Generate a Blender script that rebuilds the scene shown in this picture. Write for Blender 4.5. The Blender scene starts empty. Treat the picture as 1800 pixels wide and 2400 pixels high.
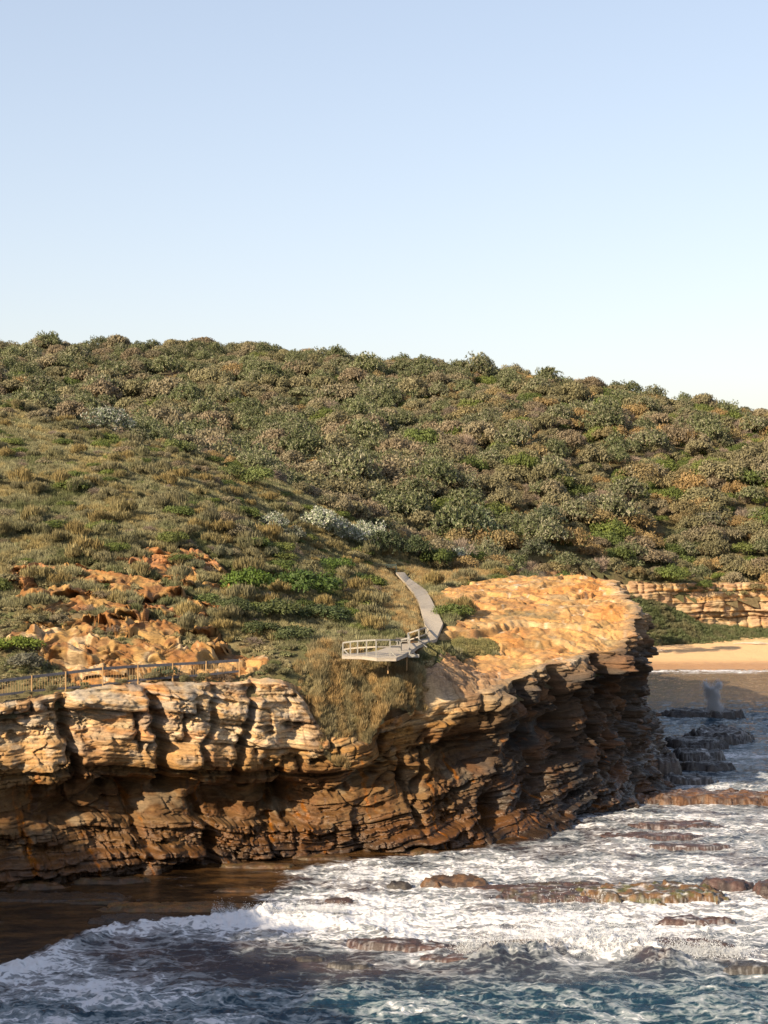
import bpy, math, random
import numpy as np
from mathutils import Vector
random.seed(7)
rng = np.random.default_rng(7)
C = bpy.context.scene.collection
sc = bpy.context.scene
R = math.radians

# ------------------------------------------------------------------ camera, sky, sun
CAMZ, FPX, HOR = 28.0, 3750.0, 1156.0          # eye height, focal length and horizon row for a 1800 px wide frame
cd = bpy.data.cameras.new('camera'); cam = bpy.data.objects.new('camera', cd); C.objects.link(cam)
cam.location = (0, 0, CAMZ); cam.rotation_euler = (R(90), 0, 0)
cd.sensor_fit = 'HORIZONTAL'; cd.sensor_width = 36; cd.lens = 36*FPX/1800
cd.shift_y = -(1200-HOR)/1800; cd.clip_end = 5000; cd.clip_start = .5
sc.camera = cam
SUN_EL, SUN_A = 26.5, 42.0                      # sun stands left of the view, a little behind the camera
tosun = Vector((-math.cos(R(SUN_A))*math.cos(R(SUN_EL)), -math.sin(R(SUN_A))*math.cos(R(SUN_EL)), math.sin(R(SUN_EL))))
w = bpy.data.worlds.new('World'); sc.world = w; w.use_nodes = True
nt = w.node_tree; sky = nt.nodes.new('ShaderNodeTexSky'); sky.sky_type = 'NISHITA'; sky.sun_disc = False
sky.sun_elevation = R(SUN_EL); sky.sun_rotation = math.atan2(tosun.x, tosun.y)
sky.air_density = 1.0; sky.dust_density = 1.6; sky.ozone_density = 1.6; sky.altitude = 0
bg = nt.nodes['Background']; bg.inputs[1].default_value = 0.128
gm = nt.nodes.new('ShaderNodeGamma'); gm.inputs[1].default_value = .62; nt.links.new(sky.outputs[0], gm.inputs[0]); tn_ = nt.nodes.new('ShaderNodeMix'); tn_.data_type = 'RGBA'; tn_.blend_type = 'MULTIPLY'; tn_.inputs[0].default_value = 1; nt.links.new(gm.outputs[0], tn_.inputs[6]); tn_.inputs[7].default_value = (1.10, 1.02, 1.01, 1); nt.links.new(tn_.outputs[2], bg.inputs[0])
sl = bpy.data.lights.new('sun', 'SUN'); so = bpy.data.objects.new('sun', sl); C.objects.link(so)
sl.energy = 3.7; sl.angle = R(.5); sl.color = (1, .82, .57)
so.rotation_euler = (-tosun).to_track_quat('-Z', 'Y').to_euler()
sc.view_settings.view_transform = 'Standard'; sc.view_settings.look = 'None'
sc.view_settings.exposure = 1.5; sc.view_settings.gamma = 1
sc.cycles.max_bounces = 5; sc.cycles.diffuse_bounces = 1; sc.cycles.transparent_max_bounces = 8

# ------------------------------------------------------------------ noise
def h2(i, j, seed=0):
    n = (i.astype(np.int64)*374761393 + j.astype(np.int64)*668265263 + seed*974634777) & 0xffffffff
    n = ((n ^ (n >> 13))*1274126177) & 0xffffffff
    n = ((n ^ (n >> 16))*2246822519) & 0xffffffff
    return ((n ^ (n >> 15)) & 0xffffff)/float(0xffffff)
def vn(x, y, seed=0):                            # gradient noise, about -1..1
    x = np.asarray(x, float); y = np.asarray(y, float)
    xi = np.floor(x); yi = np.floor(y); fx = x-xi; fy = y-yi
    u = fx*fx*fx*(fx*(fx*6-15)+10); v = fy*fy*fy*(fy*(fy*6-15)+10)
    def g(i, j):
        a = h2(xi+i, yi+j, seed)*2*np.pi
        return np.cos(a)*(fx-i)+np.sin(a)*(fy-j)
    return ((g(0, 0)*(1-u)+g(1, 0)*u)*(1-v)+(g(0, 1)*(1-u)+g(1, 1)*u)*v)*1.5
def fbm(x, y, o=4, seed=0, lac=2.03, gain=.5):
    t = 0; a = 1; n = 0
    for k in range(o):
        t = t+a*vn(x, y, seed+k*17); n += a; a *= gain; x = x*lac; y = y*lac
    return t/n*1.4
def ridg(x, y, o=3, seed=0):
    t = 0; a = 1; n = 0
    for k in range(o):
        t = t+a*(1-np.abs(vn(x, y, seed+k*13))*1.8); n += a; a *= .5; x = x*2.1; y = y*2.1
    return t/n
def ss(a, b, x):
    t = np.clip((x-a)/(b-a), 0, 1); return t*t*(3-2*t)
def worley(x, y, seed=0):                        # F1, F2-F1, cell random
    xi = np.floor(x); yi = np.floor(y); d1 = np.full(x.shape, 9.); d2 = d1.copy(); cid = d1*0
    for i in (-1, 0, 1):
        for j in (-1, 0, 1):
            cx = xi+i; cy = yi+j
            d = np.hypot(cx+h2(cx, cy, seed)-x, cy+h2(cx, cy, seed+5)-y)
            new = d < d1
            d2 = np.where(new, d1, np.minimum(d2, d)); d1 = np.where(new, d, d1)
            cid = np.where(new, h2(cx, cy, seed+9), cid)
    return d1, d2-d1, cid

def facets(x, y, seed, tilt=1.):
    """angular broken faces: every cell has its own height and slope"""
    xi = np.floor(x); yi = np.floor(y); d1 = np.full(x.shape, 9.); d2 = d1.copy(); val = d1*0
    for i in (-1, 0, 1):
        for j in (-1, 0, 1):
            cx = xi+i; cy = yi+j; dx = x-cx-h2(cx, cy, seed); dy = y-cy-h2(cx, cy, seed+5); d = np.maximum(np.abs(dx), np.abs(dy))*.6+np.hypot(dx, dy)*.4
            v = h2(cx, cy, seed+9)-.5+tilt*((h2(cx, cy, seed+11)-.5)*dx+(h2(cx, cy, seed+12)-.5)*dy)
            new = d < d1; d2 = np.where(new, d1, np.minimum(d2, d)); d1 = np.where(new, d, d1); val = np.where(new, v, val)
    return val, d2-d1
# ------------------------------------------------------------------ landform: control points of the survey
K = 1800/1659.                                   # F units: the photograph 1659 wide
def P(fx, fy, Y): return ((fx*K-900)/FPX*Y, Y, CAMZ-(fy*K-HOR)/FPX*Y)
def TP(fx, fy, Y, dz=0):
    a = P(fx, fy, Y); return (a[0], a[1], a[2]+dz)
ctl = [TP(*a) for a in [
 (0,1505,119),(150,1490,121),(330,1470,124),(520,1468,127),(-200,1540,116),(0,1440,123),(260,1450,125),
 (200,1400,128.5),(420,1410,129),(0,1380,128),(200,1300,137),(0,1280,139),(400,1300,140),(200,1200,150),(0,1190,152),(400,1205,152),
 (200,1100,168),(0,1080,170),(400,1120,168),(200,1000,195),(0,960,200),(400,1050,190),
 (130,920,225),(0,892,235),(280,965,222),(420,1005,215),(600,1068,215),(750,1138,220),(840,1205,226),(-200,860,240),(-200,1000,190),(-200,1200,150),
 (600,1200,168),(600,1300,150),(700,1380,139),(580,1400,133),(500,1420,131),(720,1250,180),(760,1310,160),(540,1150,180),
 (740,1422,129),(835,1432,128.5),(895,1420,131),(945,1383,139),(945,1350,150),(915,1290,172),(880,1258,200),(862,1242,225),(800,1280,175),(850,1340,150),
 (820,1470,131),(760,1490,129.5),(690,1470,128),(640,1450,128.5),(880,1470,132),
 (1000,1440,141),(1100,1400,147),(1200,1350,155),(1100,1300,168),(1000,1340,155),(1300,1300,168),(1100,1252,192),(1300,1256,188),(1000,1240,205),(1000,1285,175),(1200,1250,190),
 (950,1410,138),(1000,1380,147),
 (300,918,400),(600,918,400),(900,918,400),(1200,918,400),(600,1015,335),(900,1015,345),(900,1110,300),(1200,1015,350),(1200,1110,315),(1200,1205,278),
 (1500,965,400),(1500,1060,352),(1500,1160,322),(1500,1240,305),(1659,1245,306),(1659,1160,325),(1659,1060,352),(1659,965,400),(1000,1205,247),(1350,1245,275),(1400,1252,292),
 (0,768,560),(200,770,560),(500,768,550),(620,782,540),(740,796,520),(900,812,500),(1100,830,480),(1200,856,460),(1330,900,440),(1480,932,430),(1659,946,440),
 (-300,768,560),(2000,990,440),(2000,1240,310)]]
ctl += [(-28.2,117.5,12.05),(-23.5,119.5,13.15),(-17.6,122,13.4),(-11.9,124.5,13.1),(-8.3,125.5,13.1),(-6.4,126,11.8),(-4.7,126.6,9.3),(-2.9,127.2,8.8),(-3.6,128.8,11.2),(-3.6,130.6,14.0),
 (-.3,129,9.5),(2.6,130,10.4),(6.5,132,11.2),(10.6,135,11.8),(14.1,139,13),(17.4,143,13.3),(22.3,148,13.9),(25.4,157,16),(26,170,17),(26.6,185,17.8),(28.5,203,16),(27,216,14.5),(20,240,12.2),(19,262,11.6),
 (-9,130.5,14.8),(-6.5,131.4,14.75),(-60,275,36),(-25,268,28),(-8,262,21),(-100,280,40),(20,262,15),(-36,113,13),(-44,107,14),(-50,98,16),(-54,88,22),(-54,78,27),(-50,60,28),(-46,45,28.5),(-40,25,28),(-20,8,26.5),(0,2.5,26.3),(12,-6,26),
 (0,-30,28),(-60,0,31),(-100,60,34),(-80,78,26),(-90,100,22),(-60,120,16),(-80,140,22),(-120,170,34),(-140,250,44),(-70,100,17),
 (0,680,62),(-180,680,78),(180,650,48),(200,300,14),(230,420,45)]
ctl = np.array(ctl, float); SC = 100.
def _U(r2): return np.where(r2 > 1e-12, r2*np.log(r2+1e-12)*.5, 0)
_p = ctl[:, :2]/SC; n_ = len(_p)
_K = _U(((_p[:, None]-_p[None])**2).sum(-1))+np.eye(n_)*2e-4
_Pm = np.c_[np.ones(n_), _p]; _A = np.zeros((n_+3, n_+3)); _A[:n_, :n_] = _K; _A[:n_, n_:] = _Pm; _A[n_:, :n_] = _Pm.T
_W = np.linalg.solve(_A, np.r_[ctl[:, 2], 0, 0, 0])
def land(x, y):
    x = np.asarray(x, float); y = np.asarray(y, float); sh = x.shape; q = np.c_[x.ravel(), y.ravel()]/SC; out = np.empty(len(q))
    for i in range(0, len(q), 60000):
        c = q[i:i+60000]
        out[i:i+60000] = _U(((c[:, None]-_p[None])**2).sum(-1))@_W[:n_]+np.c_[np.ones(len(c)), c]@_W[n_:]
    return out.reshape(sh)
_GX = np.arange(-240, 300, 1.); _GY = np.arange(-60, 720, 1.)
_LG = land(*np.meshgrid(_GX, _GY, indexing='ij'))
def landq(x, y):                                  # quick look-up of the same surface
    x = np.asarray(x, float); y = np.asarray(y, float)
    fx = np.clip(x-_GX[0], 0, len(_GX)-1.001); fy = np.clip(y-_GY[0], 0, len(_GY)-1.001)
    i = fx.astype(int); j = fy.astype(int); a = fx-i; b = fy-j
    return (_LG[i, j]*(1-a)+_LG[i+1, j]*a)*(1-b)+(_LG[i, j+1]*(1-a)+_LG[i+1, j+1]*a)*b
def pick(fx, fy, y0=100., y1=640., lift=0):       # where a sight line meets the land
    Y = np.arange(y0, y1, .25); x = (fx*K-900)/FPX*Y; z = CAMZ-(fy*K-HOR)/FPX*Y
    hit = np.nonzero(z <= landq(x, Y)+lift)[0]
    i = hit[0] if len(hit) else len(Y)-1
    return float(x[i]), float(Y[i]), float(z[i])
def sea(fx, fy, z=0.):
    Y = (CAMZ-z)*FPX/(fy*K-HOR); return ((fx*K-900)/FPX*Y, Y)
def inpoly(x, y, poly):
    x = np.asarray(x, float); y = np.asarray(y, float); ins = np.zeros(x.shape, bool); n = len(poly); j = n-1
    for i in range(n):
        xi, yi = poly[i][:2]; xj, yj = poly[j][:2]
        c = ((yi > y) != (yj > y)) & (x < (xj-xi)*(y-yi)/(yj-yi+1e-12)+xi); ins ^= c; j = i
    return ins
def polydist(x, y, poly, closed=True):
    x = np.asarray(x, float); y = np.asarray(y, float); d = np.full(x.shape, 1e9); n = len(poly)
    for i in range(n if closed else n-1):
        x0, y0 = poly[i][:2]; x1, y1 = poly[(i+1) % n][:2]; dx = x1-x0; dy = y1-y0
        t = np.clip(((x-x0)*dx+(y-y0)*dy)/(dx*dx+dy*dy+1e-12), 0, 1)
        d = np.minimum(d, np.hypot(x-x0-t*dx, y-y0-t*dy))
    return d
def sdist(x, y, poly):                            # positive inside
    return polydist(x, y, poly)*np.where(inpoly(x, y, poly), 1, -1)

# ------------------------------------------------------------------ materials
def newmat(name):
    m = bpy.data.materials.new(name); m.use_nodes = True; t = m.node_tree
    return m, t, t.nodes['Principled BSDF'], t.nodes.new, t.links.new
def math_(t, op, a, b=None, c=None, clamp=False):
    n = t.nodes.new('ShaderNodeMath'); n.operation = op; n.use_clamp = clamp
    for k, v in enumerate((a, b, c)):
        if v is None: continue
        if isinstance(v, (int, float)): n.inputs[k].default_value = v
        else: t.links.new(v, n.inputs[k])
    return n.outputs[0]
def mixc(t, f, a, b, mode='MIX'):
    n = t.nodes.new('ShaderNodeMix'); n.data_type = 'RGBA'; n.blend_type = mode
    for k, v in ((0, f), (6, a), (7, b)):
        if isinstance(v, (int, float)): n.inputs[k].default_value = v
        elif isinstance(v, tuple): n.inputs[k].default_value = v if len(v) == 4 else (*v, 1)
        else: t.links.new(v, n.inputs[k])
    return n.outputs[2]
def noise_(t, vec, scale, detail=4, rough=.55, dist=0):
    n = t.nodes.new('ShaderNodeTexNoise'); n.inputs['Scale'].default_value = scale; n.inputs['Detail'].default_value = detail
    n.inputs['Roughness'].default_value = rough; n.inputs['Distortion'].default_value = dist
    if vec is not None: t.links.new(vec, n.inputs['Vector'])
    return n.outputs[0]
def maprange(t, v, a, b, c=0., d=1., smooth=True):
    n = t.nodes.new('ShaderNodeMapRange'); n.interpolation_type = 'SMOOTHSTEP' if smooth else 'LINEAR'
    t.links.new(v, n.inputs[0])
    for k, q in zip((1, 2, 3, 4), (a, b, c, d)):
        if isinstance(q, (int, float)): n.inputs[k].default_value = q
        else: t.links.new(q, n.inputs[k])
    return n.outputs[0]
def geopos(t): return t.nodes.new('ShaderNodeNewGeometry').outputs['Position']
def vscale(t, v, s):
    n = t.nodes.new('ShaderNodeMapping'); t.links.new(v, n.inputs[0]); n.inputs['Scale'].default_value = s; return n.outputs[0]
def attr_(t, name, typ='GEOMETRY'):
    n = t.nodes.new('ShaderNodeAttribute'); n.attribute_name = name; n.attribute_type = typ; return n

def rock_mat(name, amp=.35):
    m, t, b, N, L = newmat(name)
    a = attr_(t, 'Col'); p = geopos(t)
    n1 = noise_(t, vscale(t, p, (.7, .7, 3.2)), 3.2, 7, .68); n2 = noise_(t, p, .9, 4, .6); n3 = noise_(t, p, 9, 5, .7)
    f = maprange(t, n1, .28, .74, 1-amp, 1+amp, False)
    f2 = maprange(t, n2, .3, .7, .88, 1.12, False); f3 = maprange(t, n3, .3, .7, .8, 1.2, False)
    k = math_(t, 'MULTIPLY', math_(t, 'MULTIPLY', f, f2), f3)
    col = N('ShaderNodeVectorMath'); col.operation = 'SCALE'; L(a.outputs['Color'], col.inputs[0]); L(k, col.inputs['Scale'])
    L(col.outputs[0], b.inputs['Base Color'])
    wet = a.outputs['Alpha']
    L(maprange(t, math_(t, 'MULTIPLY', wet, maprange(t, n3, .35, .6, .55, 1.1)), 0., 1., .92, .22, False), b.inputs['Roughness'])
    b.inputs['Specular IOR Level'].default_value = .4
    bu = N('ShaderNodeBump'); bu.inputs['Strength'].default_value = .8; bu.inputs['Distance'].default_value = .09
    L(math_(t, 'ADD', n1, math_(t, 'MULTIPLY', n3, .45)), bu.inputs['Height']); L(bu.outputs[0], b.inputs['Normal'])
    return m
M_ROCK = rock_mat('weathered_sandstone')

def soil_mat():
    m, t, b, N, L = newmat('hill_soil')
    a = attr_(t, 'Col'); p = geopos(t); n1 = noise_(t, p, 1.2, 6, .65); n2 = noise_(t, p, 6, 4, .7)
    k = math_(t, 'MULTIPLY', maprange(t, n1, .3, .7, .65, 1.35, False), maprange(t, n2, .3, .7, .7, 1.3, False))
    col = N('ShaderNodeVectorMath'); col.operation = 'SCALE'; L(a.outputs['Color'], col.inputs[0]); L(k, col.inputs['Scale'])
    L(col.outputs[0], b.inputs['Base Color']); b.inputs['Roughness'].default_value = .95; b.inputs['Specular IOR Level'].default_value = .1
    bu = N('ShaderNodeBump'); bu.inputs['Strength'].default_value = 1; bu.inputs['Distance'].default_value = .2
    L(n1, bu.inputs['Height']); L(bu.outputs[0], b.inputs['Normal'])
    return m
M_SOIL = soil_mat()

def leaf_mat(name, inst=False, rough=.6, trans=.25, spec=.25):
    m, t, b, N, L = newmat(name)
    src = attr_(t, 'tint', 'INSTANCER').outputs['Color'] if inst else N('ShaderNodeObjectInfo').outputs['Color']
    lc = attr_(t, 'Lc').outputs['Color']
    col = mixc(t, 1., src, lc, 'MULTIPLY')
    L(col, b.inputs['Base Color']); b.inputs['Roughness'].default_value = rough; b.inputs['Specular IOR Level'].default_value = spec
    tr = N('ShaderNodeBsdfTranslucent'); L(col, tr.inputs[0]); mx = N('ShaderNodeMixShader'); mx.inputs[0].default_value = trans
    L(b.outputs[0], mx.inputs[1]); L(tr.outputs[0], mx.inputs[2]); L(mx.outputs[0], t.nodes['Material Output'].inputs[0])
    return m
M_LEAF = leaf_mat('foliage'); M_LEAFI = leaf_mat('foliage_mass', True)
def plain(name, col, rough=.7, noise=.3, scale=(4, 4, 4), bump=.02, spec=.3):
    m, t, b, N, L = newmat(name); tc = N('ShaderNodeTexCoord').outputs['Object']
    n1 = noise_(t, vscale(t, tc, scale), 1., 6, .65)
    k = maprange(t, n1, .3, .7, 1-noise, 1+noise, False)
    v = N('ShaderNodeVectorMath'); v.operation = 'SCALE'; v.inputs[0].default_value = col; L(k, v.inputs['Scale'])
    L(v.outputs[0], b.inputs['Base Color']); b.inputs['Roughness'].default_value = rough; b.inputs['Specular IOR Level'].default_value = spec
    bu = N('ShaderNodeBump'); bu.inputs['Strength'].default_value = .6; bu.inputs['Distance'].default_value = bump
    L(n1, bu.inputs['Height']); L(bu.outputs[0], b.inputs['Normal'])
    return m
M_BARK = plain('grey_bark', (.17, .14, .115), .85, .4, (6, 6, 2))
M_DEAD = plain('dead_twigs', (.19, .15, .125), .85, .35, (6, 6, 2))
M_TIMBER = plain('weathered_timber', (.32, .28, .23), .8, .28, (3, 20, 20), .01)
M_WHITE = plain('pale_painted_timber', (.23, .22, .20), .7, .2, (6, 6, 6), .01)
M_POST = plain('golden_timber_post', (.32, .20, .095), .75, .25, (8, 8, 3), .01)
M_RAIL = plain('dark_recycled_rail', (.075, .075, .09), .55, .3, (3, 3, 3), .01)
M_GREEN = plain('dark_green_paint', (.03, .05, .05), .5, .2)
M_DRIFT = plain('bleached_driftwood', (.42, .36, .30), .8, .3, (3, 9, 9))

# ------------------------------------------------------------------ mesh helpers
def mesh_np(name, V, F, mat, parent=None, cols=None, smooth=True, attrname='Col', link=True):
    me = bpy.data.meshes.new(name); V = np.ascontiguousarray(V, np.float32); F = np.ascontiguousarray(F, np.int32)
    me.vertices.add(len(V)); me.vertices.foreach_set('co', V.ravel())
    k = F.shape[1]; me.loops.add(F.size); me.loops.foreach_set('vertex_index', F.ravel())
    me.polygons.add(len(F)); me.polygons.foreach_set('loop_start', np.arange(0, F.size, k, dtype=np.int32))
    me.polygons.foreach_set('loop_total', np.full(len(F), k, np.int32))
    me.polygons.foreach_set('use_smooth', np.full(len(F), smooth, bool))
    if cols is not None:
        cols = np.asarray(cols, np.float32)
        if cols.shape[1] == 3: cols = np.c_[cols, np.ones(len(cols), np.float32)]
        at = me.attributes.new(attrname, 'FLOAT_COLOR', 'POINT'); at.data.foreach_set('color', cols.ravel().astype(np.float32))
    me.materials.append(mat); me.update(calc_edges=True)
    if not link: return me
    o = bpy.data.objects.new(name, me); C.objects.link(o)
    if parent is not None: o.parent = parent
    return o
def grid_faces(nu, nv, keep=None):
    i = np.arange(nu*nv).reshape(nu, nv)
    F = np.stack([i[:-1, :-1], i[1:, :-1], i[1:, 1:], i[:-1, 1:]], -1).reshape(-1, 4)
    if keep is not None:
        k = keep[:-1, :-1] & keep[1:, :-1] & keep[1:, 1:] & keep[:-1, 1:]; F = F[k.ravel()]
    return F
def prune(V, F, *arrs):
    u = np.unique(F); mp = np.full(len(V), -1); mp[u] = np.arange(len(u))
    return (V[u], mp[F])+tuple(a[u] for a in arrs)
def tag(o, label=None, cat=None, group=None, kind=None):
    if label: o['label'] = label
    if cat: o['category'] = cat
    if group: o['group'] = group
    if kind: o['kind'] = kind
    return o
def empty(name, loc, rz=0):
    o = bpy.data.objects.new(name, None); C.objects.link(o); o.location = loc; o.rotation_euler = (0, 0, rz); return o
class MB:
    def __init__(s): s.V = []; s.F = []; s.n = 0
    def add(s, V, F):
        s.V.append(np.asarray(V, float)); s.F += [[a+s.n for a in f] for f in F]; s.n += len(V)
    def bar(s, a, b, wd, ht, up=(0, 0, 1)):       # box along a-b
        a = Vector(a); b = Vector(b); d = (b-a).normalized(); u = Vector(up)
        if abs(d.dot(u)) > .95: u = Vector((0, 1, 0))
        sd = d.cross(u).normalized(); u = sd.cross(d)
        V = [p+sd*(i*wd/2)+u*(j*ht/2) for p in (a, b) for i, j in ((-1, -1), (1, -1), (1, 1), (-1, 1))]
        s.add([tuple(v) for v in V], [(0, 1, 2, 3), (7, 6, 5, 4), (0, 4, 5, 1), (1, 5, 6, 2), (2, 6, 7, 3), (3, 7, 4, 0)])
    def tube(s, pts, rad, seg=6):
        pts = [Vector(p) for p in pts]; V = []; F = []
        for i, p in enumerate(pts):
            d = (pts[min(i+1, len(pts)-1)]-pts[max(i-1, 0)]).normalized()
            u = d.orthogonal().normalized() if i == 0 else (u-d*u.dot(d)).normalized()
            q = d.cross(u)
            for k in range(seg):
                a = 2*math.pi*k/seg; V.append(tuple(p+(u*math.cos(a)+q*math.sin(a))*rad[i]))
        for i in range(len(pts)-1):
            for k in range(seg):
                F.append((i*seg+k, i*seg+(k+1) % seg, (i+1)*seg+(k+1) % seg, (i+1)*seg+k))
        F.append(tuple(range(seg))[::-1]); F.append(tuple((len(pts)-1)*seg+k for k in range(seg)))
        s.add(V, F)
    def data(s, name, mat):
        me = bpy.data.meshes.new(name); me.from_pydata([tuple(v) for v in np.concatenate(s.V)], [], s.F); me.materials.append(mat); me.update(); return me
    def build(s, name, mat, parent=None):
        o = bpy.data.objects.new(name, s.data(name, mat)); C.objects.link(o)
        if parent: o.parent = parent
        return o

# ------------------------------------------------------------------ bedding of the sandstone
_r = np.random.default_rng(41)
def bedtable(lo, hi, a, b):
    z = [lo]
    while z[-1] < hi: z.append(z[-1]+_r.uniform(a, b))
    return np.array(z)
_e = np.array([0, .45, 1.1, 1.9, 2.35, 3.0, 5.7, 6.7, 8.7, 10.9, 12.7, 14.3]); _ep = np.array([1.25, .95, .75, .35, .5, -.55, .35, 1.25, .95, 1.25, .8, .5])
_lo = bedtable(-14, -.4, .55, 1.6); _lo = _lo[_lo < -.3]; B1 = np.r_[_lo, _e, 14.3+np.cumsum(_r.uniform(.7, 1.9, 16))]
BP = np.r_[_r.uniform(.9, 1.4, len(_lo)), _ep, _r.uniform(-.1, .9, 16)]; BJ = np.r_[np.full(len(_lo), 1.8), [1.6, 2.2, 2.6, 1.2, 2.4, 9., 1.5, 3.0, 4.6, 4.0, 3.6, 2.6], _r.uniform(1.5, 4, 16)]
B2 = bedtable(-14, 34, .16, .55); B3 = bedtable(-14, 34, .05, .17)
def bed(B, b):
    i = np.clip(np.searchsorted(B, b)-1, 0, len(B)-2); t = B[i+1]-B[i]; d = np.minimum(b-B[i], B[i+1]-b); return i, t, d
def joints(s, i, L, seed):
    u = s/L+h2(i, i*0, seed)*7
    k = np.floor(u); e = k+.75*h2(k, i, seed+1)-.37; k = np.where(u < e, k-1, k)
    e0 = k+.75*h2(k, i, seed+1)-.37; e1 = k+1+.75*h2(k+1, i, seed+1)-.37
    k = np.where(u > e1, k+1, k); e0 = k+.75*h2(k, i, seed+1)-.37; e1 = k+1+.75*h2(k+1, i, seed+1)-.37
    return k, np.minimum(u-e0, e1-u)*L
CREAM = np.array((.43, .31, .175)); GOLD = np.array((.40, .225, .085)); ORANGE = np.array((.36, .145, .032)); BROWN = np.array((.15, .070, .028))
DARK = np.array((.055, .036, .024)); GREY = np.array((.27, .235, .19)); PALE = np.array((.47, .38, .27)); RUST = np.array((.155, .072, .026)); SLATE = np.array((.12, .12, .125))
def mix(a, b, t): t = np.asarray(t)[..., None]; return a*(1-t)+b*t

# coast: base of wall | rim, walking from the far left to the beach
pairs = [((-41,111),(-43,110,14.2)),((-34,112.4),(-35.5,114,13)),((-27.4,114.3),(-28.2,117.5,12.3)),((-21.3,116.7),(-23.5,119.5,13.15)),((-17.2,118.8),(-17.6,122,13.4)),((-11.6,121.8),(-11.9,124.5,13.1)),
 ((-9,122.6),(-8.6,125.3,13.2)),((-7,123.2),(-6.8,126,12.2)),((-4.9,124.0),(-4.9,126.4,9.3)),((-2.5,125),(-2.9,127.0,8.7)),((-.6,125.4),(-.3,128.8,9.5)),((2.6,126.2),(2.6,130,10.4)),
 ((6.3,127.6),(6.5,132,11.2)),((10.1,129.2),(10.6,135,11.8)),((14.0,133.4),(14.1,138.6,13)),((17.8,139.0),(17.8,142.6,13.4)),((22.6,144.4),(22.0,147.5,13.9)),((26.0,151),(24.6,154,15.6)),((28.0,160),(25.6,164,16.8)),
 ((29.6,174),(26.0,176,17.4)),((31.5,190),(26.9,188,17.8)),((33,206),(28.5,203,16)),((33,218),(27.5,216,14.5)),((25,232),(22,231,12.5)),((20,250),(18,250,11.8)),((21,266),(19.5,267,11.5))]
base = np.array([p[0] for p in pairs], float); rim = np.array([p[1] for p in pairs], float)
def catmull(A, t):
    n = len(A); i = np.clip(np.floor(t).astype(int), 0, n-2); f = (t-i)[:, None]
    p0 = A[np.maximum(i-1, 0)]; p1 = A[i]; p2 = A[i+1]; p3 = A[np.minimum(i+2, n-1)]
    return .5*(2*p1+(p2-p0)*f+(2*p0-5*p1+4*p2-p3)*f*f+(3*p1-p0-3*p2+p3)*f**3)
def resample(step):
    t = np.linspace(0, len(base)-1, 6000); b = catmull(base, t); r = catmull(rim, t); m = (b+r[:, :2])/2
    s = np.r_[0, np.cumsum(np.hypot(*np.diff(m, axis=0).T))]; q = np.arange(0, s[-1], step); tt = np.interp(q, s, t)
    return q, catmull(base, tt), catmull(rim, tt)
def dipx(X): return np.interp(X, [-60, -28, -15, -5, 3, 10, 17, 25, 40], [.3, .6, .1, -.8, .5, 2.2, 4.0, 5.6, 6.5])
RIMPOLY = catmull(rim, np.linspace(0, len(rim)-1, 260))[:, :2]
COAST_L = [(-44,107),(-50,98),(-54,88),(-54,78),(-50,60),(-46,45),(-40,25),(-20,8),(0,2.5),(12,-6),(30,-40)]
LANDPOLY = [tuple(p) for p in COAST_L[::-1]]+[tuple(p) for p in RIMPOLY]+[(26,281),(38,286),(60,292),(90,298),(140,308),(300,320),(420,700),(-420,700),(-420,-60),(30,-60)]

# rock and turf patches, traced on the ground
ROCKTOP = [pick(*a)[:2] for a in [(760,1580),(830,1540),(895,1505),(905,1480),(885,1455),(930,1430),(1010,1415),(1000,1395),(950,1370),(985,1345),(1000,1320),(940,1290),(965,1270),(1080,1250),(1180,1245)]]+[(26,196),(33,196),(36,150),(26,138),(12,126),(-4,122)]
OUT1 = [pick(*a)[:2] for a in [(30,1300),(20,1225),(130,1205),(230,1230),(250,1195),(330,1180),(440,1190),(510,1250),(500,1310),(470,1340),(500,1395),(590,1418),(570,1450),(480,1464),(330,1464),(190,1480),(110,1440),(60,1400),(10,1400),(30,1340)]]
GULLY = [(-5.6,131),(-5.4,126.4),(-4.9,125.3),(-3.5,125.3),(-2.0,126.5),(.2,128.3),(2.2,129.8),(3.2,131.8),(1,134),(-5,134)]
TURF = [pick(*a)[:2] for a in [(920,1430),(945,1385),(975,1375),(1060,1378),(1085,1400),(1060,1415),(990,1412)]]
PATHC = [pick(*a, lift=.25)[:2] for a in [(862,1238),(880,1258),(905,1280),(920,1310),(930,1340),(940,1365)]]+[(4.2,141),(2,137),(0,133.5),(-3,130.8),(-7,130.6)]
def rockmask(x, y):
    wob = fbm(x/2.3, y/2.3, 3, 3)*1.1
    a = ss(-.5, .6, sdist(x, y, ROCKTOP)+wob); g = ss(-.4, .4, sdist(x, y, GULLY)+wob*.5); t = ss(-.3, .5, sdist(x, y, TURF)+wob*.5)
    b = ss(-.6, .8, np.minimum(sdist(x, y, OUT1), 1.2)+wob*1.1+fbm(x/.9, y/.9, 2, 8)*.5-2.2*ss(-.05, .3, fbm(x/4.5+2, y/2.4, 2, 9))*ss(128.5, 132, y))
    return a*(1-g)*(1-t), b
def terrace(z, h, sharp=.8):
    q = z/h; f = np.floor(q); r = q-f; return (f+np.clip((r-.5)/(1-sharp)+.5, 0, 1))*h
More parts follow.
